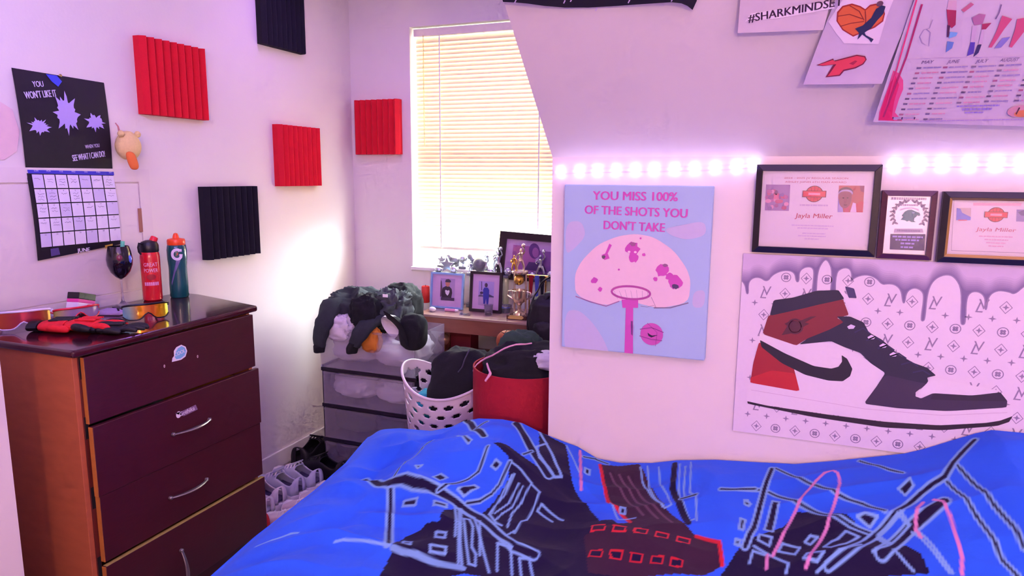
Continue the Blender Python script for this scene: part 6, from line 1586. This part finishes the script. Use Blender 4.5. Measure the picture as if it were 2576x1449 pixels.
o = bpy.data.objects.new('comforter', me); COL.objects.link(o)
tag(o, 'blue comforter printed with dark city buildings and pale street lines', 'comforter')
# ================================================================== shoes on the floor
def make_shoe(name, label, m_sole, m_up, m_in, m_lace):
    t = thing(name, label, 'shoe', (0, 0, 0), 0, 'shoes on the floor'); Ls = 0.255
    def halfw(u): return 0.037*(1-0.25*math.exp(-((u-0.35)/0.18)**2))*min(1, (u/0.06+0.25), ((1-u)/0.10+0.20))+0.003
    st_n = 22; outline = []
    US = [i/(st_n-1) for i in range(st_n)]
    loop = [Vector((halfw(u)*1.08, (u-0.5)*Ls, 0)) for u in US]+[Vector((-halfw(u)*1.08, (u-0.5)*Ls, 0)) for u in US[::-1]]
    spring = lambda p: Vector((p.x, p.y, p.z+0.018*max(0, (p.y/Ls+0.5-0.72)/0.28)**2))
    MB().prism([spring(p) for p in loop], (0, 0, 0.0), (0, 0, 0.028)).build('sole', m_sole, t, bevel=0.004, segs=2, smooth=True)
    def htop(u):
        if u < 0.42: return 0.088-0.016*math.sin(math.pi*min(u/0.40, 1))+0.008*(u < 0.06)
        return 0.090-0.052*((u-0.42)/0.58)**0.9
    mb = MB(); n = 17; rings = []
    for u in US:
        w_ = halfw(u); h_ = htop(u); zb = 0.026+0.018*max(0, (u-0.72)/0.28)**2; ring = []
        for k in range(n):
            a = math.pi*k/(n-1); cx_ = math.cos(a); sx_ = math.sin(a)
            ring.append(Vector((w_*abs(cx_)**0.55*(1 if cx_ >= 0 else -1), (u-0.5)*Ls*0.985, zb+(h_-zb)*sx_**0.75)))
        rings.append(ring)
    for i in range(st_n-1):
        for k in range(n-1):
            um = (US[i]+US[i+1])/2; am = (k+0.5)/(n-1)
            if 0.05 < um < 0.44 and 0.22 < am < 0.78: continue
            b_ = len(mb.v); mb.v += [tuple(p) for p in (rings[i][k], rings[i][k+1], rings[i+1][k+1], rings[i+1][k])]; mb.f.append((b_, b_+1, b_+2, b_+3)); mb.m.append(0)
    o = mb.build('upper', m_up, t, smooth=True)
    bm = bmesh.new(); bm.from_mesh(o.data); bmesh.ops.remove_doubles(bm, verts=bm.verts, dist=0.0005); bmesh.ops.recalc_face_normals(bm, faces=bm.faces); bm.to_mesh(o.data); bm.free()
    md = o.modifiers.new('thickness', 'SOLIDIFY'); md.thickness = 0.004; md.offset = -1
    ins = [Vector((halfw(u)*0.86, (u-0.5)*Ls, 0)) for u in US[1:12]]+[Vector((-halfw(u)*0.86, (u-0.5)*Ls, 0)) for u in US[11:0:-1]]
    MB().prism(ins, (0, 0, 0.034), (0, 0, 0.040)).build('insole', m_in, t)
    P = [(0, -0.045+0.0, 0.100), (0, -0.020, 0.088), (0, 0.01, 0.080)]
    MB().prism([(-0.016, -0.026, 0.104), (0.016, -0.026, 0.104), (0.017, -0.008, 0.093), (0.013, 0.03, 0.077), (-0.013, 0.03, 0.077), (-0.017, -0.008, 0.093)], (0, 0.002, -0.004), (0, 0, 0.003)).build('tongue', m_up, t, bevel=0.002)
    for k in range(4):
        y_ = -0.012+0.020*k; z_ = 0.094-0.008*k
        MB().tube([(-0.024, y_, z_-0.012), (-0.012, y_+0.002, z_+0.001), (0.012, y_-0.002, z_+0.001), (0.024, y_, z_-0.012)], 0.0026, 6).build('lace', m_lace, t, smooth=True)
    sw = [(0.0375, -0.05, 0.050), (0.0385, -0.01, 0.040), (0.039, 0.03, 0.048), (0.037, 0.055, 0.062)]
    return t
def sol(h, n_): return mat(n_, h, 0.6, var=0.05)
m_sw, m_sg, m_si = sol('#f2f0f4', 'white_shoe_leather'), sol('#cbd3e6', 'pale_grey_shoe_mesh'), sol('#4a4668', 'purple_grey_lining')
m_sp, m_sk, m_sr = sol('#e2d2da', 'pinkish_white_shoe'), sol('#121016', 'black_shoe'), sol('#d8181e', 'red_shoe')
s0 = make_shoe('sneaker', 'pale grey sneaker farthest back beside the black shoes', m_sw, m_sg, m_si, m_sw)
G_ = 'shoes on the floor'
def put(o, x, y, rz, sc): o.location = (x, y, 0.0005); o.rotation_euler = (0, 0, R2(rz)); o.scale = (sc,)*3
put(s0, -2.085, 2.535, 78, 1.18)
def ns(label, x, y, rz, swap, sc=1.18):
    o_ = dup(s0, (0, 0, 0), (0, 0, 0), label, G_, swap); put(o_, x, y, rz, sc); return o_
sw_w = {'pale_grey_shoe_mesh': m_sw}
sw_g = {'pale_grey_shoe_mesh': m_sw, 'purple_grey_lining': m_sg}
sw_p = {'pale_grey_shoe_mesh': m_sp, 'purple_grey_lining': m_sg}
sw_r = {'pale_grey_shoe_mesh': m_sr, 'purple_grey_lining': m_sw}
sw_b = {'pale_grey_shoe_mesh': m_sw, 'purple_grey_lining': m_sk}
sw_k = {'pale_grey_shoe_mesh': m_sk, 'white_shoe_leather': m_sk, 'purple_grey_lining': m_sk}
ns('pale grey sneaker in front of the rearmost grey one', -2.105, 2.425, 82, None)
ns('white sneaker with dark opening right beside the chest of drawers', -2.12, 2.315, 80, sw_w)
ns('white sneaker with grey opening between the chest and the comforter', -2.10, 2.205, 84, sw_g)
ns('red sneaker with white inside peeking out behind the chest', -2.02, 2.095, 76, sw_r)
ns('white sneaker with black opening below the plastic tower', -1.76, 2.607, 80, sw_b)
ns('pinkish white sneaker nearest to the plastic tower', -1.775, 2.485, 80, sw_p)
ns('pinkish white sneaker in the middle of the shoe row beside the comforter', -1.79, 2.372, 83, sw_p)
ns('pinkish white sneaker next to the lower comforter edge', -1.80, 2.26, 79, sw_p)
ns('white sneaker nearest to the viewer, half hidden by the comforter', -1.80, 2.15, 82, sw_w)
ns('black sneaker squeezed between the left wall and the plastic tower', -2.18, 2.82, 4, sw_k, 1.35)
ns('black sneaker lying across the front of the plastic tower', -2.03, 2.652, 80, sw_k, 1.22)
